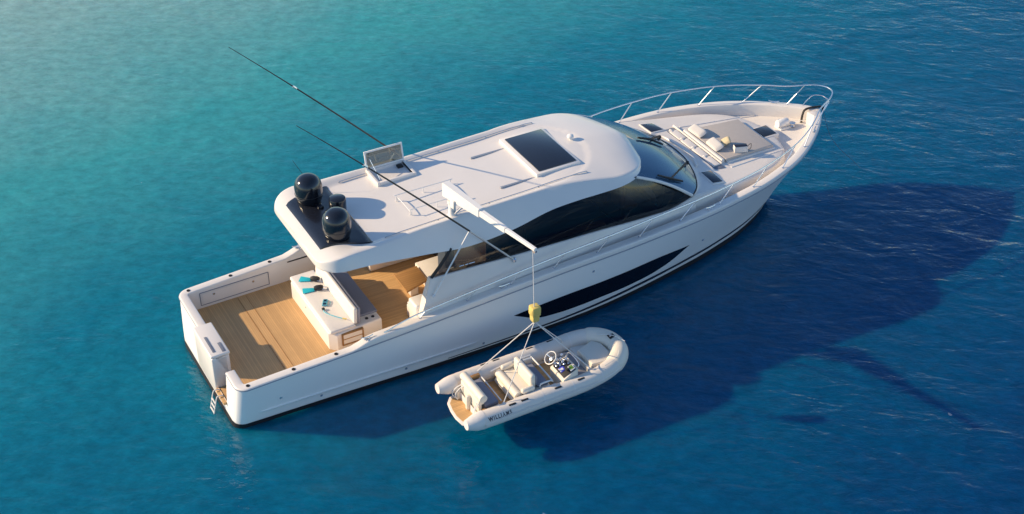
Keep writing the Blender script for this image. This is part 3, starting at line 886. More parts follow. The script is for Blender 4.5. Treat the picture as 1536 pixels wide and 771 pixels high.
# --- cabin interior
bm = B(); box(bm, 7.3, 13.5, -2.03, 2.03, 1.70, 1.80); P('cabin_floor', bm, 'dark')
bm = B(); 
rows = [[p+Vector((-.03, 0, -.03)), Vector((p.x-.30*(1-.35*abs(p.y)/2.3), p.y*.95, 2.86)), Vector((p.x-.33, p.y*.95, 2.80))] for p in cb]
grid(bm, rows); DBD = P('dashboard', bm, 'beige')
bm = B(); rows = [[Vector((p.x-.33, p.y*.95, 2.80)), Vector((p.x-1.0, p.y*.92, 2.74)), Vector((p.x-1.1, p.y*.9, 2.1))] for p in cb]
grid(bm, rows); P('dash_top', bm, 'dark', DBD)
for y in (-.95, .15):
    bm = B(); cushion(bm, 12.05, 12.55, y-.28, y+.28, 2.25, 2.42, .06); box(bm, 12.2, 12.35, y-.1, y+.1, 1.8, 2.26, .02)
    hs = P('helm_seat', bm, 'brown'); bm = B(); cushion(bm, 11.95, 12.12, y-.27, y+.27, 2.40, 3.05, .07); P('seat_back', bm, 'brown', hs)
bm = B(); lathe(bm, [(.02, 0), (.02, .2)], (12.9, -.95, 2.75), 8)
ring = [(12.82+.05*math.sin(a), -.95+.2*math.cos(a), 2.95+.18*math.sin(a)) for a in [k*math.pi/12 for k in range(24)]]
tube(bm, ring, .015, 6, closed=True); P('helm_wheel', bm, 'brown')
bm = B(); cushion(bm, 8.2, 11, -1.95, -1.3, 2.0, 2.3, .08); cushion(bm, 8.2, 11, -1.98, -1.75, 2.3, 2.7, .06); P('saloon_sofa', bm, 'brown')
bm = B(); box(bm, 7.2, 7.28, -2.04, 2.04, .95, 3.5); P('saloon_door', bm, 'hatch')
# mezzanine furniture: table, side cabinet, stair seat
bm = B(); prism(bm, [(5.50, -.62), (6.22, -.40), (6.26, .34), (5.52, .30)], 1.38, 1.44, .015); TB = P('cockpit_table', bm, 'teakt')
bm = B(); box(bm, 5.75, 6.0, -.3, .12, .955, 1.38, .03); P('table_base', bm, 'gel', TB)
bm = B(); box(bm, 6.30, 7.15, -1.2, .55, .955, 1.40, .03); P('wet_bar', bm, 'cushion')
bm = B(); box(bm, 6.20, 6.48, -1.62, -1.15, .955, 3.45, .04); P('bulkhead_pillar', bm, 'cabin')
bm = B(); box(bm, 5.30, 6.2, -2.04, -.98, .955, 1.34, .04); ST = P('side_seat', bm, 'gel')
bm = B(); cushion(bm, 5.32, 6.0, -2.0, -1.0, 1.345, 1.42, .03); P('seat_pad', bm, 'cushion', ST)
bm = B(); box(bm, 5.10, 5.55, -2.05, -1.55, .955, 2.0, .07, 3); P('coaming_pod', bm, 'gel')
bm = B(); box(bm, 5.25, 7.15, 1.3, 2.04, .955, 1.55, .05); P('galley_cabinet', bm, 'gel')

# --- cockpit lounge: aft sunpad, backrest and forward seat
bm = B()
prism(bm, [(2.92, -1.22), (3.10, -1.40), (4.42, -1.30), (4.42, 1.42), (3.05, 1.55), (2.92, 1.40)], .85, 1.40, .05, 3)
LG = P('cockpit_lounge', bm, 'gel')
bm = B(); cushion(bm, 2.93, 3.66, -1.36, 1.50, 1.395, 1.50, .045, .012); P('lounge_pad', bm, 'cushion', LG)
rm = Matrix.Translation((3.68, 0, 1.46)) @ Matrix.Rotation(R(3), 4, 'Y')
bm = B(); cushion(bm, -.05, .05, -1.30, 1.34, 0, .50, .035, mtx=rm); P('backrest', bm, 'cushion', LG)
bm = B(); cushion(bm, .055, .15, -1.28, 1.32, -.02, .47, .035, mtx=rm); P('backrest_front', bm, 'navy', LG)
bm = B(); cushion(bm, 3.84, 4.44, -1.0, 1.36, 1.38, 1.46, .03); P('forward_seat', bm, 'navy', LG)
for x in (4.06, 4.24):
    bm = B(); lathe(bm, [(.045, 0), (.045, .012), (.034, .014), (.03, .004), (0, .004)], (x, -1.14, 1.40), 16); P('cup_holder', bm, 'rubber', LG)
bm = B()
for a in ((3.22, 3.26), (3.80, 3.84)): box(bm, a[0], a[1], -1.432, -1.36, .98, 1.36, .004)
box(bm, 3.26, 3.80, -1.430, -1.36, 1.32, 1.36, .004); box(bm, 3.26, 3.80, -1.430, -1.36, .98, 1.02, .004); box(bm, 3.26, 3.80, -1.428, -1.36, 1.16, 1.185, .004)
P('cabinet_frame', bm, 'teakt', LG)
bm = B(); box(bm, 3.26, 3.80, -1.418, -1.36, 1.02, 1.32); P('cabinet_door', bm, 'cushion', LG)
bm = B(); lathe(bm, [(.03, 0), (.03, .01), (0, .014)], (2.925, .35, 1.2), 12, Matrix.Rotation(R(-90), 4, 'Y')); P('latch', bm, 'steel', LG)

# --- foredeck coachroof
TP = [(13.58, 2.28), (13.85, 2.31), (14.6, 2.24), (15.4, 2.12), (16.2, 1.98), (16.8, 1.83), (17.3, 1.60), (17.7, 1.28), (17.95, .88), (18.07, .45), (18.1, 0)]
def trunk_z(x): return cub(x, [13.2, 14.3, 15.3, 16.5, 18.1], [2.93, 2.86, 2.76, 2.68, 2.60])
h = smoothpath([(x, y, 0) for x, y in TP], 4)
plan = [(p.x, p.y) for p in h]
def scaled(d):
    out = []
    for i, (x, y) in enumerate(plan):
        a = plan[max(i-1, 0)]; c = plan[min(i+1, len(plan)-1)]
        t = Vector((c[0]-a[0], c[1]-a[1])).normalized(); nn = Vector((t.y, -t.x))   # outward reversed below
        out.append((x-abs(nn.x)*d if x > 13.3 else x, max(0, y-abs(nn.y)*d)))
    return out
rings = []
for d, dz in ((-.03, None), (0, -.14), (.012, -.06), (.04, -.02), (.085, 0)):
    rings.append([(x, y, zdk(x)-.02 if dz is None else trunk_z(x)+dz) for x, y in scaled(d)])
WBC = smoothpath([(13.66, 2.30, 2.94), (13.97, 2.04, 2.94), (14.28, 1.56, 2.935), (14.50, 1.0, 2.93), (14.63, .5, 2.925), (14.67, 0, 2.925)], 12)
edge_ = rings[-1]; nE = len(edge_)
for t in (.15, .35, .55, .75, .88, .93, .965, 1.0):
    row = []
    for k, (x, y, z) in enumerate(edge_):
        q = WBC[int(round(k/(nE-1)*(len(WBC)-1)))]
        xx, yy = x+(q.x-x)*t, y+(q.y-y)*t
        kk = sst(t, .93, 1.0); row.append((xx, yy, trunk_z(xx)*(1-kk)+(q.z-.012)*kk))
    rings.append(row)
bm = B()
grid(bm, rings); grid(bm, [[(x, -y, z) for x, y, z in r] for r in rings])
TR = P('coachroof', bm, 'deck', ang=45)
# raised pad plinth and pad
zz = lambda x: trunk_z(x)
bm = B(); prism(bm, [(15.75, 1.00), (15.75, -1.08), (17.58, -.95), (17.58, .92)], lambda x, y: zz(x)-.02, lambda x, y: zz(x)+.035, .01); P('pad_plinth', bm, 'gel')
bm = B(); prism(bm, [(15.72, .95), (15.72, -1.02), (17.55, -.90), (17.55, .86)], lambda x, y: zz(x)+.03, lambda x, y: zz(x)+.115, .035, 3)
SPD = P('sunpad', bm, 'pad')
bm = B(); cushion(bm, 15.57, 15.68, -1.02, .98, zz(15.6)-.01, zz(15.6)+.12, .03); P('sunpad_headrest', bm, 'cushion', SPD)
# recessed footwell slot with small tufted cushions
bm = B(); box(bm, 15.12, 15.50, -1.28, 1.36, zz(15.3)+.002, zz(15.3)+.012, .004); SL = P('bench_tray', bm, 'greytrim')
for k in range(4):
    y0 = -1.12+k*.58
    bm = B(); cushion(bm, 15.20, 15.46, y0, y0+.54, zz(15.3)+.008, zz(15.3)+.05, .02); P('bench_cushion', bm, 'cushion', SL)
    bm = B(); lathe(bm, [(.09, 0), (.045, .03), (0, .05)], (15.27, y0+.555, zz(15.3)+.045), 4); P('bench_tuft', bm, 'cushion', SL)
bm = B(); box(bm, 15.50, 15.53, -1.1, 1.42, zz(15.5)-.01, zz(15.5)+.09, .008); P('headrest_board', bm, 'gel', SL)
# grooves moulded in the coachroof (raised thin toe rail)
for s in (1, -1):
    bm = B(); tube(bm, [(15.7+i*.19, s*(1.32-.02*i), zz(15.7+i*.19)-.006) for i in range(12)], .03, 6); P('toe_rail', bm, 'gel')
bm = B(); tube(bm, smoothpath([(14.50, 1.15, 2.90), (14.78, .95, 2.87), (14.92, .2, 2.86), (14.90, -.5, 2.86), (14.72, -.95, 2.87)], 5), .035, 6); P('windscreen_coaming', bm, 'gel')
# deck hatches
def dhatch(poly, dx=.04):
    bm = B(); prism(bm, poly, lambda x, y: zz(x)-.02, lambda x, y: zz(x)+.03, .008); f = P('deck_hatch', bm, 'gel')
    cx_ = sum(p[0] for p in poly)/4; cy_ = sum(p[1] for p in poly)/4
    q = [(cx_+(x-cx_)*.86, cy_+(y-cy_)*.86) for x, y in poly]
    bm = B(); prism(bm, q, lambda x, y: zz(x), lambda x, y: zz(x)+.042, .008); P('hatch_glass', bm, 'hatch', f)
dhatch([(17.68, .30), (18.02, .30), (18.02, -.30), (17.68, -.30)][::-1]) if False else None
for poly in ([(14.58, 1.90), (15.02, 1.84), (15.14, 1.32), (14.62, 1.28)], [(14.58, -1.98), (14.95, -2.0), (15.00, -1.26), (14.62, -1.24)]):
    dhatch(poly)
bm = B(); box(bm, 17.62, 18.22, -.33, .31, 2.40, trunk_z(17.9)+.03, .02); f = P('deck_hatch', bm, 'gel')
bm = B(); box(bm, 17.68, 18.16, -.28, .26, 2.40, trunk_z(17.9)+.045, .012); P('hatch_glass', bm, 'hatch', f)
# windlass and anchor gear
zd = zdk(18.8)+.02
bm = B(); lathe(bm, [(.11, -.20), (.13, -.17), (.13, .17), (.11, .20)], (18.74, .18, zd+.16), 20, Matrix.Rotation(R(90), 4, 'Y') @ Matrix.Rotation(0, 4, 'X'))
WL = P('windlass', bm, 'paint')
bm = B(); box(bm, 18.58, 18.98, .02, .34, zd-.02, zd+.05, .01); P('windlass_base', bm, 'paint', WL)
bm = B(); lathe(bm, [(.09, 0), (.06, .03), (.06, .06), (.10, .09), (.10, .11), (0, .115)], (19.03, .06, zd+.04), 18); P('chain_gypsy', bm, 'steel', WL)
bm = B(); tube(bm, smoothpath([(18.72, .42, zd), (18.76, .44, zd+.10), (18.84, .44, zd+.12), (18.88, .42, zd)], 4), .018, 8); P('deck_wash_tap', bm, 'steel', WL)
bm = B(); tube(bm, [(19.05, .1, zd+.10), (19.6, .05, zd+.12)], .014, 6); P('deck_chain', bm, 'steel', WL)
bm = B()
tube(bm, smoothpath([(19.42, .10, zd+.02), (19.46, .12, zd+.30), (19.56, .12, zcap(19.6)+.03), (19.86, .06, zcap(19.8)+.05), (20.10, .0, zcap(20)+.01), (20.16, 0, zcap(20)-.15)], 5), .035, 8)
P('anchor_roller', bm, 'rubber')
# anchor locker block in the stem
bm = B(); prism(bm, [(19.50, -.02), (19.55, -.30), (19.72, -.30), (19.86, -.10), (19.86, .0)], zdk(19)-.02, zcap(19.7)+.012, .02); P('stem_block', bm, 'gel')

# --- hull windows (polygon in x,z laid onto the hull side)
HW = HWPOLY = None
#HULLWIN
HWTOP = [(7.79, 1.02), (8.27, 1.07), (8.8, 1.12), (9.37, 1.17), (10.49, 1.235), (11.51, 1.30), (12.57, 1.36), (13.62, 1.30)]
HWBOT = [(7.79, 1.015), (8.1, .85), (8.42, .68), (9.15, .56), (9.93, .555), (10.58, .58), (11.68, .60), (12.56, .70), (13.07, .88), (13.62, 1.29)]
for s in (1, -1):
    bm = B(); rows = []
    for i in range(61):
        x = 7.79+(13.62-7.79)*i/60
        zt_, zb_ = cub(x, [p[0] for p in HWTOP], [p[1] for p in HWTOP]), cub(x, [p[0] for p in HWBOT], [p[1] for p in HWBOT])
        if zt_ < zb_+.002: zt_ = zb_+.002
        rows.append([(x, s*(hull_y(x, zb_+(zt_-zb_)*j/4)+.006), zb_+(zt_-zb_)*j/4) for j in range(5)])
    grid(bm, rows); P('hull_window', bm, 'glassblack')

# ================================================================== LOOSE THINGS ON THE YACHT
def thing_mesh(name, bm, m, loc, label, cat, group=None, rz=0, **k):
    o = finish(bm, name, M[m], None, **k); o.location = loc; o.rotation_euler = (0, 0, rz)
    return tag(o, label, cat, group)
def pillow_bm(w_, d_, h_):
    bm = B(); n = 12; rows = []
    for top_ in (1, -1):
        rows = []
        for i in range(n+1):
            r = []
            for j in range(n+1):
                a, b_ = -1+2*i/n, -1+2*j/n
                t = (max(0, 1-a**4)*max(0, 1-b_**4))**.5
                px = a*(1-.08*b_*b_); py = b_*(1-.08*a*a)
                r.append((px*w_/2, py*d_/2, top_*t*h_/2))
            rows.append(r)
        grid(bm, rows)
    return bm
zp = trunk_z(16)+.115
def pillow(loc, tilt, rz, lab, m='pillow', sz=(.34, .64, .14)):
    bm = pillow_bm(*sz)
    bmesh.ops.transform(bm, matrix=Matrix.Rotation(R(tilt), 4, 'Y'), verts=bm.verts)
    zmin = min(v.co.z for v in bm.verts); bmesh.ops.translate(bm, verts=bm.verts, vec=(0, 0, -zmin))
    return thing_mesh('pillow', bm, m, loc, lab, 'pillow', 'pillows on the foredeck sunpad', rz)
pillow((15.84, .62, zp), -22, R(4), 'white pillow at the port end of the sunpad headrest')
pillow((15.84, -.28, zp), -22, R(-4), 'white pillow leaning on the middle of the sunpad headrest')
pillow((16.22, -.30, zp), -30, R(-25), 'small cream pillow lying on the sunpad beside the tote bag', 'straw', (.30, .34, .13))
# tote bag
TBG = empty('tote_bag', (16.38, -.82, zp-.01), R(-20)); tag(TBG, 'white and navy tote bag with thin looped handle on the sunpad', 'bag')
bm = B(); prism(bm, [(-.20, -.09), (.20, -.09), (.20, .09), (-.20, .09)], 0, .20, .04, 3); finish(bm, 'bag_body', M['cushion'], TBG)
bm = B(); box(bm, -.19, .19, .091, .12, .0, .16, .01); box(bm, -.19, .19, -.08, .08, .19, .206, .008); finish(bm, 'bag_trim', M['bootblue'], TBG)
bm = B(); tube(bm, smoothpath([(.18, -.06, .18), (.27, -.10, .30), (.30, -.05, .12), (.26, .02, .02)], 5), .009, 6); finish(bm, 'handle', M['rubber'], TBG)

# swim fins, mask and snorkel on the lounge pad
zl = 1.508+.010
def fin(loc, rz, lab):
    o = empty('swim_fin', loc, rz); tag(o, lab, 'swim fin', 'pair of turquoise swim fins on the lounge pad')
    bm = B(); prism(bm, [(-.27, -.13), (-.27, .12), (.05, .07), (.05, -.07)], lambda x, y: .004, lambda x, y: .012+.10*(x+.27)*.3, .003); finish(bm, 'blade', M['turq'], o)
    bm = B()
    lathe(bm, [(.045, -.13), (.075, -.06), (.078, .05), (.06, .12)], (.17, 0, .062), 14, Matrix.Rotation(R(90), 4, 'Y')); finish(bm, 'foot_pocket', M['rubber'], o)
    bm = B(); tube(bm, smoothpath([(.24, -.06, .05), (.38, -.04, .03), (.40, .03, .03), (.25, .06, .06)], 4), .012, 6); finish(bm, 'heel_strap', M['steel'], o)
    return o
fin((3.34, 1.06, zl), R(-38), 'turquoise swim fin lying nearer the port end of the lounge pad')
fin((3.24, .58, zl), R(-18), 'turquoise swim fin lying nearer the snorkel and mask')
mk = empty('diving_mask', (3.30, -.14, zl), R(-30)); tag(mk, 'clear diving mask with pale blue frame on the lounge pad', 'diving mask')
bm = B()
for q in (-.07, .07):
    tube(bm, [(-.05, q-.055, .04), (.05, q-.055, .045), (.05, q+.055, .045), (-.05, q+.055, .04)], .010, 6, closed=True)
tube(bm, [(-.06, -.13, .02), (.06, -.13, .02), (.06, .13, .02), (-.06, .13, .02)], .012, 6, closed=True)
finish(bm, 'mask_frame', M['teal'], mk)
bm = B(); box(bm, -.05, .05, -.12, .12, .03, .036); finish(bm, 'lens', M['lidglass'], mk)
bm = B(); tube(bm, smoothpath([(.05, -.13, .02), (.12, -.10, .015), (.14, .05, .015), (.06, .13, .02)], 5), .007, 6); finish(bm, 'strap', M['teal'], mk)
sn = empty('snorkel', (3.28, -.62, zl), 0); tag(sn, 'blue snorkel tube with yellow tip on the lounge pad', 'snorkel')
bm = B(); tube(bm, smoothpath([(-.13, .22, .03), (-.15, .12, .02), (-.06, -.08, .02), (.10, -.30, .02), (.17, -.38, .02)], 5), .013, 8); finish(bm, 'tube', M['teal'], sn)
bm = B(); tube(bm, [(.16, -.37, .02), (.24, -.45, .02)], .018, 8); finish(bm, 'tip', M['yellow'], sn)
bm = B(); cushion(bm, -.17, -.09, .20, .28, .005, .06, .02); finish(bm, 'mouthpiece', M['rubber'], sn)

# anchor line going to the water
bm = B()
pts = [(20.17, 0, zcap(20)-.14), (20.6, .02, 1.75), (21.2, .06, 1.0), (21.8, .1, .42), (22.35, .14, -.15)]
tube(bm, smoothpath(pts, 5), .007, 6)
bmesh.ops.translate(bm, verts=bm.verts, vec=(-22.35, -.14, 0))
thing_mesh('anchor_line', bm, 'greytrim', (22.35, .14, 0), 'thin dark anchor line slanting from the bow into the water', 'anchor line')

# ================================================================== TENDER
TX, TY, TZ = 7.17, -4.975, 0.35
T = empty('tender_boat', (TX, TY, TZ)); tag(T, 'small ivory inflatable tender with teak floor hanging beside the yacht hull', 'dinghy')
def TPp(name, bm, m, parent=None, **k): return finish(bm, name, M[m], parent or T, **k)
ZTB = .62
half = [(-2.12, .80), (-1.6, .81), (-.8, .81), (0, .81), (.7, .81), (1.2, .795), (1.56, .745), (1.86, .64), (2.09, .47), (2.24, .25), (2.29, 0)]
def tz_(x): return ZTB+.13*sst(x, .5, 2.3)
cl = smoothpath([(x, y, tz_(x)) for x, y in half], 5)
cl = cl + [Vector((p.x, -p.y, p.z)) for p in reversed(cl[:-1])]
bm = B(); tube(bm, cl, .228, 40)
TU = TPp('inflatable_tube', bm, 'tube', ang=70)
for s in (1, -1):
    bm = B(); tube(bm, [(-2.06, s*.79, ZTB), (-2.13, s*.79, ZTB), (-2.30, s*.79, ZTB), (-2.48, s*.79, ZTB+.01), (-2.55, s*.79, ZTB+.015)], [.236, .236, .215, .155, .13], 24); TPp('tube_cone', bm, 'cushion', TU)
# rubbing strake round the tube
bm = B()
rows = []
n = len(cl)
for i, p in enumerate(cl):
    a, c_ = cl[max(i-1, 0)], cl[min(i+1, n-1)]; d = (c_-a).normalized(); o_ = Vector((d.y, -d.x, 0)) * (-1)
    cvec = o_
    if (p-Vector((.3, 0, 0))).dot(cvec) < 0: cvec = -cvec
    rows.append([p+cvec*.223+Vector((0, 0, .055)), p+cvec*.245+Vector((0, 0, .035)), p+cvec*.248+Vector((0, 0, -.035)), p+cvec*.225+Vector((0, 0, -.055))])
grid(bm, rows); TPp('rubbing_strake', bm, 'tube', TU)
for s in (1, -1):
    for x in (-1.62, -.42, .46, 1.3):
        bm = B(); yy_ = .81 if x < 1 else .787; zc_ = tz_(x)
        tube(bm, [(x-.02, s*yy_, zc_), (x+.02, s*yy_, zc_)], .2305, 40, cap=False); TPp('tube_seam', bm, 'shadegrey' if False else 'cushion', TU)
    bm = B(); pts = []
    for k in range(25):
        x = -1.9+3.0*k/24; sag = .030*abs(math.sin(k*math.pi/4)); a = R(24)-sag*3
        pts.append((x, s*(.81+math.cos(a)*.243), ZTB+math.sin(a)*.243))
    tube(bm, pts, .008, 6); TPp('lifeline', bm, 'rope', TU)
# bow section: white moulded cap
bm = B()
seg_ = [p for p in cl if p.x > 1.80]
tube(bm, seg_, [.232]+[.25]*(len(seg_)-2)+[.232], 24); TPp('bow_cap', bm, 'cream', TU, ang=70)
# grip patches
for s in (1, -1):
    for x in (-1.28, -.93, .04, .72) if s < 0 else (-1.17, -.81, .18, .80):
        bm = B(); cushion(bm, -.10, .10, -.028, .028, -.01, .02, .012)
        bmesh.ops.transform(bm, matrix=Matrix.Translation((x, s*.86, ZTB+.224+.13*sst(x, .5, 2.3)-.012)) @ Matrix.Rotation(R(-18*s), 4, 'X'), verts=bm.verts)
        TPp('grab_pad', bm, 'rubber')
# grp hull
bm = B(); rows = []
for i in range(21):
    u = i/20; x = -2.06+4.2*u; b_ = .72*max(0.02, (1-max(0, (u-.45)/.55)**2.2)); zk = .04+.50*max(0, (u-.6)/.4)**2
    rows.append([(x, -b_, .58), (x, -b_*.98, .42), (x, -b_*.80, .24+.2*max(0, (u-.6)/.4)**2), (x, 0, zk), (x, b_*.80, .24+.2*max(0, (u-.6)/.4)**2), (x, b_*.98, .42), (x, b_, .58)])
V = grid(bm, rows); bm.faces.new(V[0]); TPp('grp_hull', bm, 'cushion', ang=60)
bm = B(); box(bm, -1.95, 1.35, -.62, .62, .36, .40); TPp('floor_teak', bm, 'teak')
# aft platform
pf = [(-2.04, .72), (-2.28, .66), (-2.42, .50), (-2.48, .2), (-2.50, -.1), (-2.46, -.38), (-2.34, -.55), (-2.04, -.62)]
bm = B(); prism(bm, pf, .28, .345, .015); PFM = TPp('swim_platform', bm, 'cushion')
bm = B(); prism(bm, [(-2.05+(x+2.05)*.88, .03+(y-.03)*.86) for x, y in pf], .30, .352); TPp('platform_teak', bm, 'teak', PFM)
# aft seat
bm = B(); tube(bm, [(-1.90, -.50, .98), (-1.90, .58, .98)], .11, 18); AS = TPp('aft_backrest', bm, 'cream')
bm = B(); box(bm, -2.02, -1.92, -.46, .52, .36, .92, .03); box(bm, -1.98, -1.86, -.48, .55, .80, .96, .03); TPp('backrest_support', bm, 'cream', AS)
bm = B(); cushion(bm, -1.84, -1.44, -.46, .56, .60, .74, .04, .01); TPp('aft_seat_cushion', bm, 'navy')
bm = B(); box(bm, -1.82, -1.42, -.48, .58, .36, .60, .02); TPp('aft_seat_box', bm, 'cream')
bm = B(); tube(bm, [(-1.40, -.50, .74), (-1.40, .58, .74)], .018, 8); TPp('seat_edge_rail', bm, 'paint')
for s in (1, -1):
    bm = B(); prism(bm, [(-1.95, s*.50), (-1.90, s*.62), (-1.72, s*.70), (-1.42, s*.70), (-1.42, s*.60), (-1.80, s*.56)][::s], .60, .70 if s < 0 else .80, .01); TPp('teak_side_step', bm, 'teakt')
    bm = B(); prism(bm, [(-2.14, s*.46), (-2.14, s*.62), (-1.42, s*.66), (-1.42, s*.50)][::s], .36, .595, .03); TPp('quarter_moulding', bm, 'cream')
    # rope grab handles at the stern
    bm = B(); tube(bm, smoothpath([(-1.98, s*.42, .86), (-2.16, s*.50, .72), (-2.24, s*.56, .52), (-2.18, s*.52, .38)], 5), .014, 6)
    tube(bm, smoothpath([(-1.98, s*.34, .86), (-2.12, s*.42, .72), (-2.20, s*.48, .52), (-2.15, s*.44, .38)], 5), .014, 6); TPp('stern_handrail', bm, 'paint')
bm = B(); cushion(bm, -2.14, -2.0, -.06, .06, .37, .82, .04); TPp('engine_fairing', bm, 'cream')
# middle bench: seat, bolster, backrest, arm bolsters
bm = B(); box(bm, -1.02, .02, -.54, .48, .40, .70, .04); MB_ = TPp('bench_base', bm, 'cream')
bm = B(); cushion(bm, -.86, -.52, -.52, .44, .68, .80, .04, .015); TPp('bench_cushion', bm, 'cream', MB_)
bm = B(); tube(bm, [(-.94, -.56, .74), (-.94, .48, .74)], .11, 16); TPp('thigh_bolster', bm, 'cream', MB_)
bm = B(); tube(bm, [(-.94, -.585, .52), (-.94, .50, .52)], .115, 16); TPp('lower_bolster', bm, 'cream', MB_)
bm = B(); cushion(bm, -.55, -.40, -.50, .42, .72, 1.16, .06); TPp('bench_backrest', bm, 'cream', MB_)
bm = B(); cushion(bm, -.395, -.33, -.46, .40, .76, 1.06, .03); TPp('backrest_rear', bm, 'navy', MB_)
bm = B(); cushion(bm, -.34, -.02, -.48, .42, .69, .78, .03); TPp('forward_cushion', bm, 'navy', MB_)
bm = B(); tube(bm, smoothpath([(-.30, -.54, .72), (-.28, -.55, .86), (.0, -.55, .86), (.04, -.52, .86), (.04, .44, .86), (.0, .47, .86), (-.28, .47, .86), (-.30, .46, .72)], 3), .022, 8); TPp('bench_rail', bm, 'paint', MB_)
for s, y in ((1, .50), (-1, -.56)):
    bm = B(); cushion(bm, -.86, -.48, y-.07, y+.07, .76, .92, .06); TPp('arm_bolster', bm, 'cream', MB_)
# steering console
bm = B()
prism(bm, [(.28, -.72), (.74, -.66), (.74, -.06), (.28, -.06)], .40, lambda x, y: .86+(x-.28)*.42, .03)
CS = TPp('steering_console', bm, 'cream')
cm = Matrix.Translation((.28, 0, .86)) @ Matrix.Rotation(math.atan(-.42), 4, 'Y')
bm = B(); box(bm, .05, .44, -.66, -.12, .004, .016, .004, mtx=cm); TPp('dash_panel', bm, 'rubber', CS)
bm = B(); box(bm, .09, .24, -.48, -.31, .016, .032, .004, mtx=cm); SCN = TPp('chart_screen', bm, 'screenblue', CS)
bm = B(); box(bm, .12, .20, -.44, -.36, .033, .036, mtx=cm); box(bm, .09, .115, -.46, -.33, .033, .036, mtx=cm); TPp('screen_readout', bm, 'screenwhite', SCN)
bm = B(); box(bm, .30, .44, -.64, -.46, .016, .05, .006, mtx=cm); TPp('gauge_bezel', bm, 'screenwhite', CS)
bm = B(); box(bm, .32, .42, -.62, -.48, .05, .054, mtx=cm); TPp('gauge_screen', bm, 'screengreen', CS)
for (a, b_, r_, hgt) in ((.12, -.20, .035, .10), (.22, -.16, .04, .14), (.30, -.22, .03, .16), (.38, -.17, .035, .20), (.30, -.30, .035, .12), (.40, -.36, .03, .18), (.20, -.26, .03, .05)):
    bm = B(); lathe(bm, [(r_, 0), (r_*1.1, .02), (r_*.5, .03), (r_*.5, hgt), (r_*1.1, hgt+.01), (r_, hgt+.03), (0, hgt+.035)], (0, 0, 0), 12)
    bmesh.ops.transform(bm, matrix=cm @ Matrix.Translation((a, b_, .016)), verts=bm.verts); TPp('gauge', bm, 'steel', CS)
bm = B(); box(bm, .24, .30, -.58, -.52, .016, .10, .01, mtx=cm); box(bm, .20, .24, -.60, -.50, .08, .11, .01, mtx=cm); TPp('throttle', bm, 'rubber', CS)
wm = Matrix.Translation((.30, -.02, 1.10)) @ Matrix.Rotation(R(-42), 4, 'Y')
bm = B(); tube(bm, [wm @ Vector((.175*math.cos(a), .175*math.sin(a), 0)) for a in [k*math.pi/16 for k in range(32)]], .013, 8, closed=True)
SWH = TPp('steering_wheel', bm, 'paint', CS)
bm = B()
for a in (R(90), R(210), R(330)): tube(bm, [wm @ Vector((0, 0, -.04)), wm @ Vector((.17*math.cos(a), .17*math.sin(a), 0))], .012, 6)
lathe(bm, [(.05, 0), (.05, .03), (0, .04)], (0, 0, 0), 12, wm @ Matrix.Translation((0, 0, -.05)))
tube(bm, [wm @ Vector((0, 0, -.04)), wm @ Vector((.0, 0, -.22))], .022, 8)
TPp('wheel_spokes', bm, 'steel', SWH)
bm = B(); tube(bm, smoothpath([(.72, -.62, 1.0), (.78, -.62, 1.16), (.78, -.14, 1.18), (.72, -.12, 1.0)], 4), .014, 8); TPp('console_rail', bm, 'steel', CS)
# fore area
bm = B(); prism(bm, [(.78, -.52), (.80, .52), (1.30, .50), (1.34, -.48)][::-1], .40, .52, .03); TPp('foredeck_locker', bm, 'shadegrey')
bm = B(); prism(bm, [(1.26, .22), (1.30, -.46), (1.68, -.54), (1.98, -.24), (1.96, .18), (1.80, .40)], .50, .82, .05, 3); BP = TPp('bow_sunpad', bm, 'cream')
bm = B(); prism(bm, [(1.22, -.62), (1.22, .60), (1.55, .58), (1.85, .46), (2.06, .24), (2.12, 0), (2.06, -.24), (1.85, -.46), (1.55, -.58)][::-1], .45, .66, .02); TPp('bow_locker', bm, 'tube')
bm = B(); box(bm, 1.19, 1.23, -.18, .14, .66, .72, .01); TPp('locker_hinge', bm, 'alu')
bm = B(); box(bm, 2.13, 2.31, .02, .18, .975, 1.005, .012); lathe(bm, [(.03, 0), (.03, .04), (0, .05)], (2.24, .10, 1.00), 10); TPp('bow_fairlead', bm, 'rubber')
bm = B(); lathe(bm, [(.035, 0), (.03, .03), (0, .035)], (2.19, .10, 1.01), 10); TPp('bow_light', bm, 'steel')
for pts in ([(1.45, -.82, .96), (1.85, -.74, 1.01), (2.05, -.55, 1.035)], [(1.95, .36, .96), (2.20, .10, 1.04), (2.40, -.28, 1.02)]):
    bm = B(); tube(bm, smoothpath(pts, 5), .010, 6); TPp('grab_line', bm, 'rope')
for s in (1, -1):
    bm = B(); tube(bm, smoothpath([(-1.1, s*.62, .74), (-.6, s*.66, .78), (.1, s*.66, .78)], 4), .025, 8); TPp('inner_handrail', bm, 'paint')
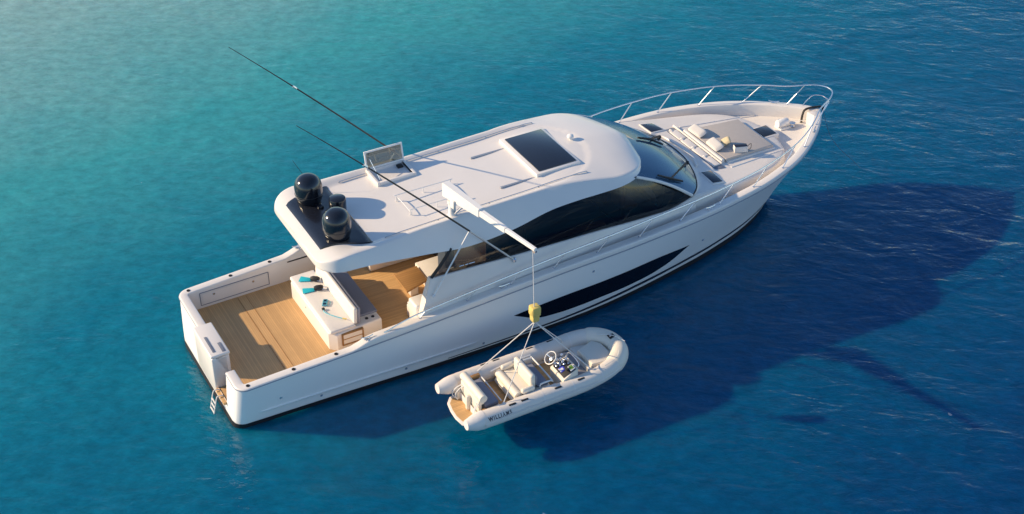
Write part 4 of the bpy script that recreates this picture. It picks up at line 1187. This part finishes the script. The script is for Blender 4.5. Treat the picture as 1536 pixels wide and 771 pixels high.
# lettering on the starboard tube
cu = bpy.data.curves.new('lettering', 'FONT'); cu.body = 'WILLIAMS'; cu.size = .135; cu.extrude = .001; cu.offset = .0035; cu.space_character = 1.32
cu.align_x = 'LEFT'
tmp = bpy.data.objects.new('tmp_text', cu); COL.objects.link(tmp)
bpy.context.view_layer.update()
dg = bpy.context.evaluated_depsgraph_get()
me = bpy.data.meshes.new_from_object(tmp.evaluated_get(dg)); bpy.data.objects.remove(tmp)
# wrap onto the tube
for v in me.vertices:
    a = R(38) - (v.co.y-.06)/.218          # angle round the tube measured from horizontal outward, 90 = top
    a = R(38) + (v.co.y-.06)/.218
    rr = .2325+v.co.z
    v.co = Vector((-2.02+v.co.x*.86, -.81-math.cos(a)*rr, ZTB+math.sin(a)*rr))
me.name = 'lettering'; me.materials.clear(); me.materials.append(M['letter'])
lo = bpy.data.objects.new('lettering', me); COL.objects.link(lo); lo.parent = TU

# ================================================================== LIFTING TACKLE
HK = Vector((6.97, -5.03, 2.93))
LT = empty('lifting_tackle', HK); tag(LT, 'yellow hook block on a white rope with four slings to the tender', 'lifting tackle')
bm = B(); tube(bm, [(-.03, -.02, .40), (-.07, 0, 5.10-HK.z)], .013, 8); finish(bm, 'hoist_rope', M['rope'], LT)
bm = B()
box(bm, -.12, .12, -.12, .12, .12, .40, .035); box(bm, -.10, .10, -.10, .10, -.06, .14, .04); box(bm, -.135, .135, -.09, .09, .18, .34, .02)
HB = finish(bm, 'hook_block', M['yellow'], LT)
bm = B(); tube(bm, smoothpath([(0, 0, -.04), (0, 0, -.12), (.04, 0, -.16), (.05, 0, -.10)], 4), .016, 8); finish(bm, 'hook', M['steel'], LT)
for p in ((-1.42, .80, .80), (-1.45, -.76, .82), (-.17+1.30, .70, .88), (1.16, .55, .86)):
    pass
for p in ((-1.40, .72, .84), (-1.44, -.70, .84), (1.05, .66, .90), (1.10, -.62, .90)):
    e = Vector((TX+p[0], TY+p[1], TZ+p[2]))-HK
    bm = B(); tube(bm, [(0, 0, -.10), tuple(e)], .013, 6); tube(bm, [tuple(e), tuple(e-Vector((0, 0, .06)))], .03, 8); finish(bm, 'sling', M['rope'], LT)
